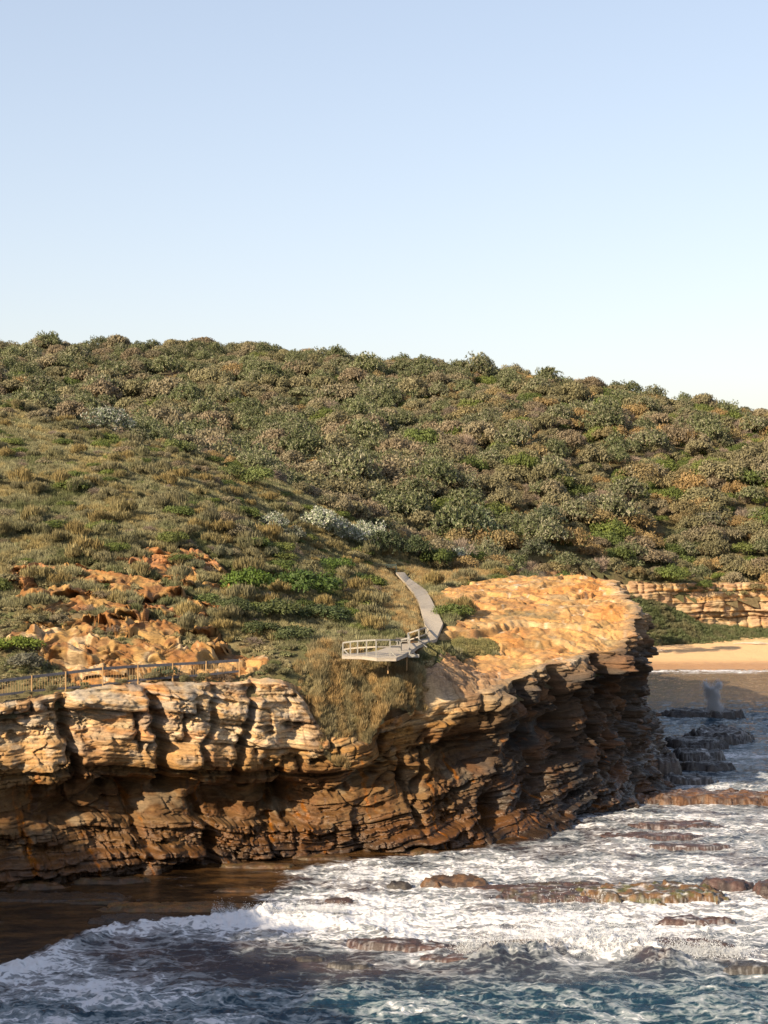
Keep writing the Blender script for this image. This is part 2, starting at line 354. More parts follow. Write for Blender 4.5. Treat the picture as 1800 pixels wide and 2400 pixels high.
def toprelief(x, y):
    """stepped, swirled sandstone surface added to the landform"""
    z0 = landq(x, y); wx = fbm(x/5, y/5, 3, 21)*2.2; wy = fbm(x/5, y/5, 3, 22)*2.2
    f = fbm((x+wx*.5)/9, (y+wy*.5)/9, 3, 23); TB_ = 8+np.cumsum(np.array([.35,.6,.25,.75,.3,.5,.9,.3,.45,.8,.3,.6,.4,.9,.35,.5,.7,.3,.6,.5,.8,.4,.5,.6,.4,.7,.5,.6])); q = z0+f*1.1+.10*fbm(x/1.3, y/1.8, 3, 18)
    i = np.clip(np.searchsorted(TB_, q)-1, 0, len(TB_)-2); h_ = TB_[i+1]-TB_[i]; t = (q-TB_[i])/h_
    st = (h_*np.clip((t-.5)/.16+.5, 0, 1)-t*h_)*ss(-.45, .1, fbm(x/6, y/7, 2, 17)+.25)*(1-.8*ss(144, 137, y)*ss(-6, 0, x))
    fine = terrace(fbm((x+wx)/3, (y+wy)/5, 3, 24)*1.2, .2, .85)*.12
    swirl = .018*np.sin(9*fbm((x+wx)/3.6, (y+wy)/6, 3, 25)*np.pi)
    hum = ss(.0, .7, fbm((x+wx)/8, (y+wy)/9, 2, 29))*.4*ss(155, 172, y)*ss(8, 14, x)*.7
    cr = np.abs(fbm(x/3.6, y/7, 2, 28)); crack = -.18*np.exp(-(cr/.018)**2)
    lo_ = ss(144, 137, y)*ss(-6, 0, x); fs, fse = facets((x+.4*y)/.9, (y-.2*x)/1.5, 15, 1.); st = st+lo_*(terrace(z0*1.0+.1*f, .33, .85)-z0-.1*f+.10*fs-.07*np.exp(-fse/.04))
    fv, fe = facets(x/2.6, y/3.2, 16, 1.2); edge_ = ss(17, 22, x)
    return st*.9+fine+swirl+hum+crack+fv*(.12+.4*edge_)-.16*np.exp(-fe/.03)-.10*ss(.2, .5, fbm(x/1.2, y/1.6, 2, 14))+.02*fbm(x/.7, y/.9, 3, 27)
def topcol(x, y, z):
    wx = fbm(x/3, y/3, 3, 31)*1.5; f = fbm((x+wx)/2.2, (y-wx)/3.4, 4, 32); g = fbm(x/7, y/9, 3, 33)
    c = mix(np.array((.44,.245,.085)), np.array((.43,.29,.14)), ss(-.2, .6, f)); c = mix(c, ORANGE*1.25, ss(-.05, .5, g+f*.35)*.7)
    c = mix(c, PALE*1.1, ss(.42, .6, fbm(x/1.3, y/3, 3, 34))*.75)
    c = mix(c, BROWN*1.6, ss(.35, .7, fbm(x/2+9, y/5, 3, 35))*.6)
    c = c*(.72+.26*ss(-.4, .4, fbm(x/1.1, y/2.2, 4, 13)))[..., None]
    c = mix(c, np.array((.16,.13,.06)), ss(.22, .4, fbm(x/4+7, y/6, 3, 12))*ss(172, 160, y)*.6)
    lowr = ss(143, 134, y)*ss(-6, -2, x)           # the brown jointed slab in front of the deck
    c = mix(c, np.array((.27, .17, .10)), lowr*.75)
    fs, fse = facets((x+.4*y)/.9, (y-.2*x)/1.5, 15, 1.); c = mix(c, BROWN*.7, np.exp(-fse/.05)*lowr*.7); c = c*(1-.25*lowr*(h2(np.floor((x+.4*y)/.9), np.floor((y-.2*x)/1.5), 11)-.5)*2)[..., None]
    fv, fe = facets(x/2.6, y/3.2, 16, 1.2); c = mix(c, BROWN, np.exp(-fe/.03)*.5)
    return c

# ------------------------------------------------------------------ sea cliff
def cliff_detail(S, Z, X):
    """outward relief and colour of the wall; S along coast, Z height, X eastings"""
    dip = dipx(X)+fbm(S/16, S*0, 2, 50)*.7
    b = Z-dip+fbm(S/12, Z/8, 2, 51)*.35+.05*fbm(S/1.7, Z/1.2, 2, 49)
    left = ss(-2, -8, X); right = ss(4, 12, X)
    i1, t1, d1 = bed(B1, b); i2, t2, d2 = bed(B2, b+.05*fbm(S/2, Z/2, 2, 52)); i3, t3, d3 = bed(B3, b+.02*fbm(S, Z, 2, 53))
    p1 = BP[np.clip(i1, 0, len(BP)-1)]; p2 = h2(i2, i2*0, 61)-.5; p3 = h2(i3, i3*0, 62)-.5; JL = BJ[np.clip(i1, 0, len(BJ)-1)]
    k1, j1 = joints(S+.3*fbm(S/3, Z/2, 2, 54)+Z*.05, i1, JL, 64)
    k2, j2 = joints(S+.15*fbm(S, Z, 2, 55), i2, .5+1.3*h2(i2, i2*0+3, 65), 66)
    q1 = h2(k1, i1, 67)-.5; q2 = h2(k2, i2, 68)-.5
    big = fbm(S/9, Z/7, 3, 70); med = fbm(S/2.6, b/1.5, 3, 71); massive = (JL > 2.9)*1.
    amp = .35+1.1*ss(-.4, .4, fbm(S/7, i1*.37, 2, 48)); rec = (JL > 8)*1.
    p1 = p1*amp+rec*(1-left)*(.6+.7*ss(-.2, .2, fbm(S/8+5, S*0, 2, 47)))
    jm = ss(-.15, .35, fbm(S/5, Z/3, 2, 46))*.85+.15
    D = 1.3*big+.30*med+p1*(1-.25*right)+.46*p2*(1-.55*massive)+.17*p3*(1-.45*massive)-.75
    thin = ss(-.2, .3, fbm(S/6, Z/4, 2, 72)+.35*right-.35*massive)
    f1, e1 = facets((S+.12*Z)/3.1+.10*fbm(S/2, Z/2, 2, 43), b/1.7, 44, .8); f2, e2 = facets((S-.1*Z)/1.25+.08*fbm(S, Z, 2, 42), b/.6, 45, .7); f3, e3 = facets(S/.5, b/.26, 41, .8)
    D += .95*f1*(.5+.5*jm)+.40*f2*(.4+.6*thin)+.15*f3*thin-.32*np.exp(-(e1/.03)**1.2)*jm-.10*np.exp(-e2/.04)*thin
    jd = (JL < 8)*1.*jm
    D += jd*.75*q1+.34*q2*thin
    D += right*ss(7, 10.5, Z)*(.9*q1*jd+.7*f1+.25*f2)
    D -= jd*(.45+.45*massive)*np.exp(-(j1/(.10+.08*massive))**1.2)+.22*np.exp(-d1/.07)*amp+thin*.22*np.exp(-j2/.045)+.16*np.exp(-d2/.035)*(1-.5*massive)+.06*np.exp(-d3/.016)
    tf = fbm(S/2.2, Z/1.3, 3, 73); D -= ss(.2, .6, tf)*.8*ss(-.3, .3, fbm(S/8, Z/8, 2, 74)+.1)
    c1, c2, _ = worley(S/.42+fbm(S*2, Z*2, 2, 75)*.3, Z/.34, 76)
    hc = ss(.25, .6, fbm(S/3.3, Z/2, 3, 77))*left*ss(6.5, 8, Z); D -= hc*.22*ss(.05, .30, c2)*1.1-hc*.08
    zo = 4.9+dip+.5*fbm(S/6, S*0, 2, 78); th = .9+.4*fbm(S/5, S*0, 2, 79)
    D -= left*1.55*np.exp(-((Z-zo)/th)**2/1.1)*ss(-.5, .4, fbm(S/5.5, S*0, 2, 80))
    for cx, z0_, z1_, wd_, dp_ in ((-23.2,6,14,.35,1.5),(-17.0,5.5,14,.42,1.9),(-13.9,7,14,.28,1.0),(-10.9,6,14,.32,1.3),(-19.6,1,6,.3,.9),(-8.6,1.5,6.5,.35,1.0),(-14.9,0,4.5,.4,1.2),(1.2,1,7,.3,.9),(4.2,2,8,.3,1.0),(12.6,4,12,.5,1.6),(15.6,5,13,.45,1.5),(18.2,3,12,.5,1.8),(21.2,4,13,.5,1.5),(23.6,5,15,.45,1.4)):
        D -= dp_*np.exp(-np.abs((X-cx+.22*(Z-9)*np.sign(np.sin(cx*7))+.5*fbm(Z/1.6+cx, Z*0, 2, 39))/wd_)**2.5)*ss(z0_-.6, z0_+.6, Z)*ss(z1_+.3, z1_-.3, Z)
    # caves in the middle bay
    for cx, cz, rx, rz, dp in ((6.8,6.3,2.2,1.6,3.0),(9.6,1.7,1.0,1.5,3.2),(-1.5,5.2,1.6,.9,1.1),(2.5,4.4,1.3,1.2,1.0),(-12.5,4.4,1.3,.8,1.3),(-19,3.6,1.6,.8,1.3),(13.2,3.2,.9,1.2,2),(12,7.6,.9,1.9,1.3),(-24,4.4,1.4,.9,1.3),(-7.5,4.9,1.5,1.0,1.0)):
        D -= dp*np.exp(-((X-cx)/rx)**2-((Z-cz)/rz)**2)
    # cap bed overhanging on the right, stepped blocks
    D -= .5*ss(4, 10, X)*np.exp(-((Z-dip-4.6)/.7)**2)
    # foot ledges
    D += .7*ss(1.6, .2, Z+.6*fbm(S/3, S*0, 2, 81))*(.6+.5*fbm(S/5, S*0, 2, 82))
    D = D*1.22*(ss(-1.2, .1, Z)*.8+.2)
    # ---- colour
    n = fbm(S/1.5, b/.5, 4, 90); n2 = fbm(S/4, Z/3, 3, 91); hb = h2(i2, i2*0, 92); hb1 = h2(i1, i1*0, 93)
    c = mix(CREAM, GOLD, ss(-.5, .5, n+(hb1-.5)))
    c = mix(c, ORANGE, ss(.15, .7, n2+.5*(hb-.5))*.75); c = mix(c, GREY*1.2, ss(.2, .6, fbm(S/2.5, b/1.2, 3, 94))*.55)
    c = mix(c, PALE, ss(.3, .6, fbm(S/2, b/.8, 3, 95))*.55)
    lam = .5+.5*np.sin(b*26+3*fbm(S/3, b, 3, 96)); c = c*(.78+.3*lam)[..., None]*(.78+.44*hb)[..., None]*(1-.4*np.exp(-d2/.03))[..., None]
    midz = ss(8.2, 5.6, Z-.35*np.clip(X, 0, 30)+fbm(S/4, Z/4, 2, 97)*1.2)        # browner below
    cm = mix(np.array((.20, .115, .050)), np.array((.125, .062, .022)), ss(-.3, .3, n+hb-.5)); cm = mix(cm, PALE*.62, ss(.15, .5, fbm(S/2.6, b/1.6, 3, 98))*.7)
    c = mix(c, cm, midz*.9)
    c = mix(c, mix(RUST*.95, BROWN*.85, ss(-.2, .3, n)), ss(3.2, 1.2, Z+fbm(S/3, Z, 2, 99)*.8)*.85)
    cs = mix(np.array((.19, .125, .08)), SLATE*1.15, ss(-.1, .45, n2+n*.4)); cs = mix(cs, GREY*1.2, ss(.25, .55, fbm(S/1.2, b/.3, 3, 101))*.5)  # grey-blue patches: sky sheen on wet rock painted into the colour
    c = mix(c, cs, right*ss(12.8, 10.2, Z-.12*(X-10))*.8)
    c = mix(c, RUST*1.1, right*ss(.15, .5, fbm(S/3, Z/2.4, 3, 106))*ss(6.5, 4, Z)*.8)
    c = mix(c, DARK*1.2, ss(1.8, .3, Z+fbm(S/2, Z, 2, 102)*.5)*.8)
    c = c*(1-(.12*midz+.52*right*ss(13.2, 11, Z-.12*(X-10))))[..., None]  # dark wet rock, plus the right wall's shade painted into the colour
    c = mix(c, BROWN*1.1, ss(.12, .5, fbm(S/3.4, Z/2.2, 3, 108)+.25*f1)*.6); c = mix(c, DARK, np.exp(-e1/.02)*jm*.5)
    stain = ss(.32, .55, fbm(S/.55, Z/9, 3, 103))*ss(.0, .5, fbm(S/5+7, Z/6, 2, 104)+.2); c = mix(c, BROWN*.6, stain*.75*ss(12.5, 9.5, Z))
    so_ = ss(.42, .75, fbm(S/.8+40+.5*fbm(S/2, Z/2, 3, 109), Z/9, 3, 105)+.3*fbm(S/.5, Z/.5, 2, 115)); c = mix(c, np.array((.34, .125, .02)), so_*.7*ss(9, 6, Z))
    crust = ss(.55, 1, (Z-dip)/12)*left*ss(-.1, .4, fbm(S/1.4, Z/.5, 3, 107)); c = mix(c, GREY*1.15, crust*.6)
    c = mix(c, DARK, (np.exp(-j1/.07)*jd*.5+np.exp(-d1/.05)*.35)*.7)
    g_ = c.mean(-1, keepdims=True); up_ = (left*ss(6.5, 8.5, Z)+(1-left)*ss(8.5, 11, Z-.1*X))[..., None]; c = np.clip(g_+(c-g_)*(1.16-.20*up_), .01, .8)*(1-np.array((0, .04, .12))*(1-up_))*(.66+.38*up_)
    wet = np.clip(ss(5.5, 1, Z)*.75+stain*.6+so_*.5*ss(9, 6, Z)+right*.35*ss(11, 6, Z), 0, 1)
    return D, c, wet

def build_cliff():
    step = .075; q, b, r = resample(step)
    vz = np.r_[np.linspace(-.14, 1, 215)]; ins = np.r_[np.linspace(.0, 1, 56)[1:]**1.15]*6.5
    ns = len(q); m = (b+r[:, :2])/2; tg = np.gradient(m, axis=0)
    for c in range(2): tg[:, c] = np.convolve(np.pad(tg[:, c], 30, mode='edge'), np.ones(61)/61, 'valid')
    tg /= np.hypot(*tg.T)[:, None]; nrm = np.c_[tg[:, 1], -tg[:, 0]]           # seaward
    t = vz[None, :]; Zr = r[:, 2:3]; S = np.repeat(q[:, None], len(vz), 1)
    Z = t*Zr
    rightm = ss(4, 14, m[:, 0:1]); leftm = ss(-2, -8, m[:, 0:1])
    midm = ss(-6, -2, m[:, 0:1])*ss(10, 5, m[:, 0:1]); pw = 1.5+1.0*rightm-.6*midm; fr = 1-np.clip(1-t, 0, 2)**pw; fr = np.where(t < 0, t*1.5, fr)
    fr = fr*(1-leftm)+leftm*(np.clip(t, -1, 1)*.55+.45*ss(.0, .35, t))
    X = b[:, 0:1]*(1-fr)+r[:, 0:1]*fr; Y = b[:, 1:2]*(1-fr)+r[:, 1:2]*fr
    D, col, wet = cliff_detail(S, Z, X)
    D *= 1-.55*ss(.93, 1, t)
    # round the rim over
    X = X+nrm[:, 0:1]*D; Y = Y+nrm[:, 1:2]*D
    Drim = D[:, -1:]
    d = ins[None, :]
    Xi = r[:, 0:1]+nrm[:, 0:1]*(Drim*ss(1, 0, d/4.5)-d); Yi = r[:, 1:2]+nrm[:, 1:2]*(Drim*ss(1, 0, d/4.5)-d)
    zl = landq(Xi, Yi); rel = toprelief(Xi, Yi); wgt = ss(0, 1.6, d)
    Zi = Zr*(1-wgt)+(zl+rel)*wgt+.12*ss(0, .5, d)*(1-wgt)
    dr = np.abs(d-0); Zi = Zi-ss(4.8, 6.4, dr)*.6
    ra, rb = rockmask(Xi, Yi); keepup = np.clip(ra+rb+ss(1.6, .6, d)*(1-ss(-.3,.3,sdist(Xi, Yi, GULLY))), 0, 1); Zi = Zi-(1-keepup)*.7
    ci = topcol(Xi, Yi, Zi); ce = col[:, -1:, :]; ci = mix(ci, np.repeat(ce, Xi.shape[1], 1), ss(2.0, 0, d)*np.ones_like(Xi))
    XX = np.concatenate([X, Xi], 1); YY = np.concatenate([Y, Yi], 1); ZZ = np.concatenate([Z, Zi], 1)
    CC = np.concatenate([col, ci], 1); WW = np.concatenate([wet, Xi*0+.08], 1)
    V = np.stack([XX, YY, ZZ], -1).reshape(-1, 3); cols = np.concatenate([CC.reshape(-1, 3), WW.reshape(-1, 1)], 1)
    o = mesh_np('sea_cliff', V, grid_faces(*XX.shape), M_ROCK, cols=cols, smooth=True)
    tag(o, kind='structure'); return o
build_cliff()

def build_rocktop():
    xs = np.arange(-9, 33, .13); ys = 126+np.cumsum(np.r_[0, np.linspace(.13, .22, 420)]); ys = ys[ys < 205]
    X, Y = np.meshgrid(xs, ys, indexing='ij')
    d = sdist(X, Y, LANDPOLY); ra, rb = rockmask(X, Y)
    Z = landq(X, Y)+toprelief(X, Y)-(1-ra)*.7
    keep = (d > 3.6) & (ra > .01)
    c = topcol(X, Y, Z); wet = ss(.35, .6, fbm(X/3, Y/3, 2, 111))*.5
    V = np.stack([X, Y, Z], -1).reshape(-1, 3); cols = np.concatenate([c.reshape(-1, 3), wet.reshape(-1, 1)], 1)
    V, F, cols = prune(V, grid_faces(*X.shape, keep), cols)
    tag(mesh_np('headland_rock', V, F, M_ROCK, cols=cols), kind='structure')
build_rocktop()

def build_outcrop():
    xs = np.arange(-34, -4, .085); ys = np.arange(119, 156, .10)
    X, Y = np.meshgrid(xs, ys, indexing='ij'); ra, rb = rockmask(X, Y); z0 = landq(X, Y)
    w1 = fbm(X/7, Y/6, 3, 120); q = z0+w1*1.6+.10*fbm(X/1.8, Y/2, 2, 119)
    TB = np.array([11, 12.6, 13.5, 14.1, 15.6, 16.1, 17.3, 17.9, 18.4, 20.1, 20.7, 21.6, 22.6, 24, 26.])
    i = np.clip(np.searchsorted(TB, q)-1, 0, len(TB)-2); t = (q-TB[i])/(TB[i+1]-TB[i]); sharp = np.clip((t-.5)/.26+.5, 0, 1)
    stp = (TB[i]+(TB[i+1]-TB[i])*sharp)-q; amt = ss(-.35, .25, fbm(X/4+9, Y/5, 3, 113))
    lip = amt*(1.3*np.exp(-((t-.62)/.10)**2)-.55*np.exp(-((t-.36)/.10)**2))*(TB[i+1]-TB[i])
    low = ss(134.5, 130, Y+fbm(X/4, Y/4, 2, 118)*2)                     # big rounded blocks below, rubble above
    c1, c2, cid = worley((X+.4*Y)/4.6+.45*fbm(X/2.4, Y/2, 2, 121), (Y-.2*X)/3.4+.4*fbm(X/2, Y/2, 2, 117), 122)
    r1, r2, rid = worley(X/.8+.3*fbm(X, Y, 2, 116), Y/1.1, 115)
    fa, fb_ = facets(X/2.2+.1*fbm(X, Y, 2, 112), Y/1.8, 111, .9); lip = lip*(1-.6*low); blk = ((cid-.5)*.2-.3*np.exp(-c2/.04)+.12*ss(0, .6, c2))*low+fa*.3-.12*np.exp(-fb_/.03)
    rub = ((rid-.5)*.42-.2*np.exp(-r2/.08))*(1-low)*ss(-.15, .2, fbm(X/3, Y/3, 2, 114))
    q3 = q+.25*fbm(X/2.5, Y/2, 2, 110); t3 = q3/.34-np.floor(q3/.34); th_ = (.34*np.clip((t3-.5)/.3+.5, 0, 1)-t3*.34)*ss(-.2, .2, fbm(X/2.6, Y/2.2, 2, 109)); lip = lip+.22*np.exp(-((t3-.6)/.15)**2)*ss(-.2, .2, fbm(X/2.6, Y/2.2, 2, 109))
    fine = terrace(fbm(X/1.5, Y/2.6, 3, 123), .2, .8)*.22+2*th_
    Z = z0+stp*amt+blk+rub+fine*.5+.05*fbm(X/.5, Y/.5, 3, 124)+.1-(1-rb)*1.3
    Yo = Y; c = mix(np.array((.30, .18, .062)), np.array((.21, .095, .028)), ss(-.35, .25, fbm(X/2.5, Y/2, 3, 125))); c = mix(c, CREAM*1.05, ss(.15, .5, fbm(X/1.8, Y/3, 3, 126)+(cid-.5)*.6)*low*.85)
    c = mix(c, BROWN, ss(.25, .5, fbm(X/1.6+4, Y/2, 3, 127))*.7); c = mix(c, np.array((.34, .15, .06)), ss(.0, .4, fbm(X/4, Y/4, 2, 128))*ss(131, 137, Y)*.8)
    c = mix(c, DARK, .55*np.exp(-((t-.40)/.08)**2)*amt*ss(-.1, .2, fbm(X/3, Y/3, 2, 108)))  # dark line painted under the ledge lips, standing in for undercut shade
    V = np.stack([X, Y-lip, Z], -1).reshape(-1, 3); cols = np.concatenate([c.reshape(-1, 3), (X*0+.05).reshape(-1, 1)], 1)
    keep = (rb > .01) & (sdist(X, Y, LANDPOLY) > 3)
    V, F, cols = prune(V, grid_faces(*X.shape, keep), cols)
    tag(mesh_np('hillside_rock', V, F, M_ROCK, cols=cols), kind='structure')
build_outcrop()

# ------------------------------------------------------------------ hill terrain
def terr_z(x, y):
    ra, rb = rockmask(x, y); sd = sdist(x, y, GULLY)
    z = landq(x, y)+(.18*fbm(x/4, y/4, 3, 130)+.5*fbm(x/18, y/18, 2, 131)*ss(135, 170, y))*ss(1, 6, polydist(x, y, PATHC, False))
    z = z-.9*ra-.8*rb-.38*ss(2.2, 1.0, polydist(x, y, PATHC, False))
    return z
def build_terrain():
    xs = np.r_[np.arange(-240, -40, 4.), np.arange(-40, 34, .4), np.arange(34, 90, .8), np.arange(90, 300, 4.)]; ys = np.r_[np.arange(-60, 100, 4.), np.arange(100, 160, .4), np.arange(160, 320, .8), np.arange(320, 720, 4.)]
    X, Y = np.meshgrid(xs, ys, indexing='ij'); d = sdist(X, Y, LANDPOLY)
    Z = terr_z(X, Y)
    g = ss(-.6, .2, sdist(X, Y, GULLY))
    Z = Z-ss(2.6, .6, d)*1.2*(1-g)+g*.25-ss(.3, -.8, d)*g*2-ss(3.6, 1.2, d)*2*ss(200, 206, Y)
    keep = (d > np.where(Y > 203, 1.3, .4)) | ((d > -2.2) & (g > .1)) 
    base_ = np.array((.13, .10, .055)); c = mix(base_, np.array((.10, .095, .045)), ss(-.3, .3, fbm(X/9, Y/9, 3, 133)))
    c = mix(c, np.array((.34, .17, .07)), ss(.25, .55, fbm(X/7, Y/7, 3, 134))*ss(165, 140, Y)*.8)
    c = mix(c, np.array((.16, .14, .06)), ss(-.5, .5, sdist(X, Y, TURF))*1.)
    V = np.stack([X, Y, Z], -1).reshape(-1, 3); V, F, cols = prune(V, grid_faces(*X.shape, keep), c.reshape(-1, 3))
    tag(mesh_np('hill', V, F, M_SOIL, cols=cols), kind='structure')
build_terrain()

# cliff of the camera's own side of the bay (beyond the left edge) and wall behind the beach
def sheet(name, line, seed, dip=.3, out=1., step=.4, colf=None, nz=70, zb=-1.5, slope=.12):
    P_ = np.array(line, float); t = np.linspace(0, len(P_)-1, 3000); c = catmull(P_, t)
    s = np.r_[0, np.cumsum(np.hypot(*np.diff(c[:, :2], axis=0).T))]; q = np.arange(0, s[-1], step); c = catmull(P_, np.interp(q, s, t))
    tg = np.gradient(c[:, :2], axis=0)
    for k in range(2): tg[:, k] = np.convolve(np.pad(tg[:, k], 6, mode='edge'), np.ones(13)/13, 'valid')
    tg /= np.hypot(*tg.T)[:, None]; nm = np.c_[tg[:, 1], -tg[:, 0]]
    tt = np.linspace(0, 1, nz)[None]; zr = c[:, 2:3]; Z = zb+(zr-zb)*tt; S = np.repeat(q[:, None], nz, 1)
    b = Z+S*0+fbm(S/9, Z/5, 2, seed)*.4; i1, t1, d1 = bed(B1, b*1.1); i2, t2, d2 = bed(B2, b)
    k1, j1 = joints(S, i1, 2+3*h2(i1, i1*0, seed+3), seed+1)
    D = fbm(S/9, Z/6, 3, seed+2)*1.1+(h2(i1, i1*0, seed+4)-.5)*1.3+(h2(i2, i2*0, seed+5)-.5)*.5+(h2(k1, i1, seed+6)-.5)*.9-.5*np.exp(-j1/.2)-.4*np.exp(-d1/.12)-.15*np.exp(-d2/.06)+fbm(S/2, b, 3, seed+7)*.35
    D = D*out+(zr-Z)*slope
    X = c[:, 0:1]+nm[:, 0:1]*D; Y = c[:, 1:2]+nm[:, 1:2]*D
    ins = np.linspace(0, 5, 12)[None, 1:]; Xi = c[:, 0:1]+nm[:, 0:1]*(D[:, -1:]*(1-ins/5)-ins); Yi = c[:, 1:2]+nm[:, 1:2]*(D[:, -1:]*(1-ins/5)-ins); Zi = zr*(1-ins/5)+landq(Xi, Yi)*ins/5+.2*np.sin(ins*.9)
    col = mix(CREAM*.95, GOLD*.9, ss(-.3, .3, fbm(S/2, b/.5, 3, seed+8)+h2(i2, i2*0, seed+10)-.5)); col = mix(col, np.array((.36, .22, .13)), ss(-.1, .4, fbm(S/4, Z/2, 3, seed+9))*.7)
    col = mix(col, BROWN, ss(.2, .5, fbm(S/3, b/1.5, 3, seed+11))*.7); col = mix(col, DARK, np.exp(-d1/.08)*.4)
    ci = np.repeat(col[:, -1:, :], Xi.shape[1], 1)
    XX = np.concatenate([X, Xi], 1); YY = np.concatenate([Y, Yi], 1); ZZ = np.concatenate([Z, Zi], 1); CC = np.concatenate([col, ci], 1)
    V = np.stack([XX, YY, ZZ], -1).reshape(-1, 3)
    return tag(mesh_np(name, V, grid_faces(*XX.shape), M_ROCK, cols=np.c_[CC.reshape(-1, 3), np.full(len(V), .1)]), kind='structure')
sheet('near_cliff', [(30,-40,26),(12,-6,26),(0,2.5,26.3),(-20,8,26.5),(-40,25,28),(-46,45,28.5),(-50,60,28),(-54,78,27),(-54,88,22),(-50,98,16),(-43,109.5,14.2)][::1], 200, step=.6, out=.8, nz=60)
sheet('beach_cliff', [(19,258,11.3),(21,272,11.5),(33,284,11.6),(50,291,11.5),(62,295,11.5),(80,298,11.6),(105,303,11.6),(150,312,12),(220,318,13)], 240, step=.22, nz=90, zb=-.5, slope=.05)

# ------------------------------------------------------------------ beach
def build_beach():
    xs = np.r_[np.arange(28, 80, .5), np.arange(80, 230, 4)]; ys = np.arange(236, 304, .5)
    X, Y = np.meshgrid(xs, ys, indexing='ij')
    Z = np.interp(Y-.03*(X-50), [236, 254, 262, 275, 290, 304], [-1.2, .03, .7, 1.15, 1.9, 2.6])+.06*fbm(X/3, Y/3, 3, 140)+.03*fbm(X/.8, Y/.8, 2, 141)
    m, t, b, N, L = newmat('beach_sand'); p = geopos(t); n = noise_(t, p, 1.5, 6, .6); z = N('ShaderNodeSeparateXYZ'); L(p, z.inputs[0])
    dry = maprange(t, math_(t, 'ADD', z.outputs[2], math_(t, 'MULTIPLY', n, .3)), .45, 1.0)
    c = mixc(t, dry, (.38, .20, .085), (.62, .40, .20)); c2 = mixc(t, maprange(t, n, .35, .65, .0, .35), c, (.52, .32, .15))
    L(c2, b.inputs['Base Color']); L(maprange(t, dry, 0, 1, .35, .95), b.inputs['Roughness'])
    bu = N('ShaderNodeBump'); bu.inputs['Distance'].default_value = .12; L(noise_(t, p, 3, 5, .6), bu.inputs['Height']); L(bu.outputs[0], b.inputs['Normal'])
    V = np.stack([X, Y, Z], -1).reshape(-1, 3)
    tag(mesh_np('beach', V, grid_faces(*X.shape), m), kind='structure')
build_beach()

# ------------------------------------------------------------------ sea
def foamfield(X, Y):
    base_l = [sea(*a) for a in [(0,1912),(200,1895),(330,1880),(500,1860),(640,1850),(800,1838),(900,1832),(1100,1815),(1200,1790),(1280,1760),(1400,1738),(1455,1690),(1475,1620),(1420,1540)]]
    brown = [sea(*a) for a in [(-300,2200),(-100,2120),(0,2092),(80,2078),(150,2035),(230,2008),(380,1990),(480,1982),(540,1974),(590,1950),(560,1935),(620,1915),(640,1895),(625,1882),(700,1868),(800,1856),(900,1846),(1000,1838),(1100,1822),(1200,1800),(1100,1790),(700,1800),(0,1860),(-300,1900)]]
    wob = fbm(X/1.6, Y/1.6, 3, 150)*.7
    sb = sdist(X, Y, brown)+wob
    br = ss(-.5, .5, sb)
    wash = ss(-1, 4, Y-np.interp(X, [-25, -10, 0, 10, 22, 34], [86, 89, 90.5, 90, 93, 95]))*ss(200, 180, Y); f = np.full(X.shape, .27)
    def blob(fx, fy, rx, ry, a, pw=1.):
        x0, y0 = sea(fx, fy); return a*np.exp(-(((X-x0)/rx)**2+((Y-y0)/ry)**2)**pw)
    f = f+blob(780,1960,9,4.5,.55)+blob(1100,1880,17,6,.42)+blob(620,2010,5,3,.3)+blob(900,1900,8,4,.3)+blob(1000,2010,14,5,.35)+blob(1300,2000,16,5,.4)
    f = f+blob(1350,2060,7,2.4,.55)+blob(1600,1950,9,6,.45)+blob(1500,1780,14,12,.3)+blob(1600,1620,8,14,.12)+blob(1560,1700,8,4,.3)+blob(1500,1630,7,6,.25)
    f = f+blob(120,2110,6,3.4,.42)+blob(420,2000,6,2,.35)+blob(300,2100,7,3,.16)+blob(60,2160,7,4,.24)+blob(330,2150,6,2,.15)
    # foam ropes along the front of the wash
    fr = [sea(*a) for a in [(-100,2120),(0,2100),(80,2084),(150,2040),(230,2014),(380,1996),(480,1990),(560,1978),(680,1970)]]
    f = f+.55*np.exp(-(polydist(X, Y, fr, False)/1.3)**2)
    fr2 = [sea(*a) for a in [(620,1887),(720,1868),(850,1852),(1000,1840)]]; f = f+.3*np.exp(-(polydist(X, Y, fr2, False)/.8)**2)
    # open green water along the bottom
    y0 = np.interp(X, [-25, -10, 0, 10, 22, 34], [86, 89, 90.5, 90, 93, 95]); op = ss(3, -3, Y-y0+wob*2)
    f = f+(.07+.13*fbm(X/6, Y/2.2, 3, 155))*op+.04*ss(0, -14, X)*ss(92, 86, Y)
    f = f-.22*blob(430,2090,7,3.2,1)-.2*blob(620,2080,5,2.5,1)-blob(1320,2075,4,1.2,.35)
    # calm brown water off the beach, swash line at the sand
    calm = ss(200, 222, Y); f = f-.5*calm*ss(1.5, 5, np.abs(Y-(250+.03*(X-50))))
    f = f+.55*np.exp(-((Y-(252.5+.03*(X-50)+fbm(X/4, Y*0, 2, 151)))/2.2)**2)+.28*np.exp(-((Y-(243+fbm(X/5, Y*0, 2, 152)*2))/3)**2)*calm
    f = f*(1-br)+br*(.02+.2*ss(.9, .0, np.abs(sb-.4)))
    shallow = np.clip(br+.8*wash*(.55+.45*ss(.1, -.3, fbm(X/5, Y/4, 3, 153)))*ss(170, 140, Y), 0, 1)
    tan = calm
    f = np.where(f > .45, .45+(f-.45)*.42, f)+.11*fbm(X/4.5, Y/2.6, 3, 154)*(1-br)
    return np.clip(f, 0, 1), shallow, tan, br, wash
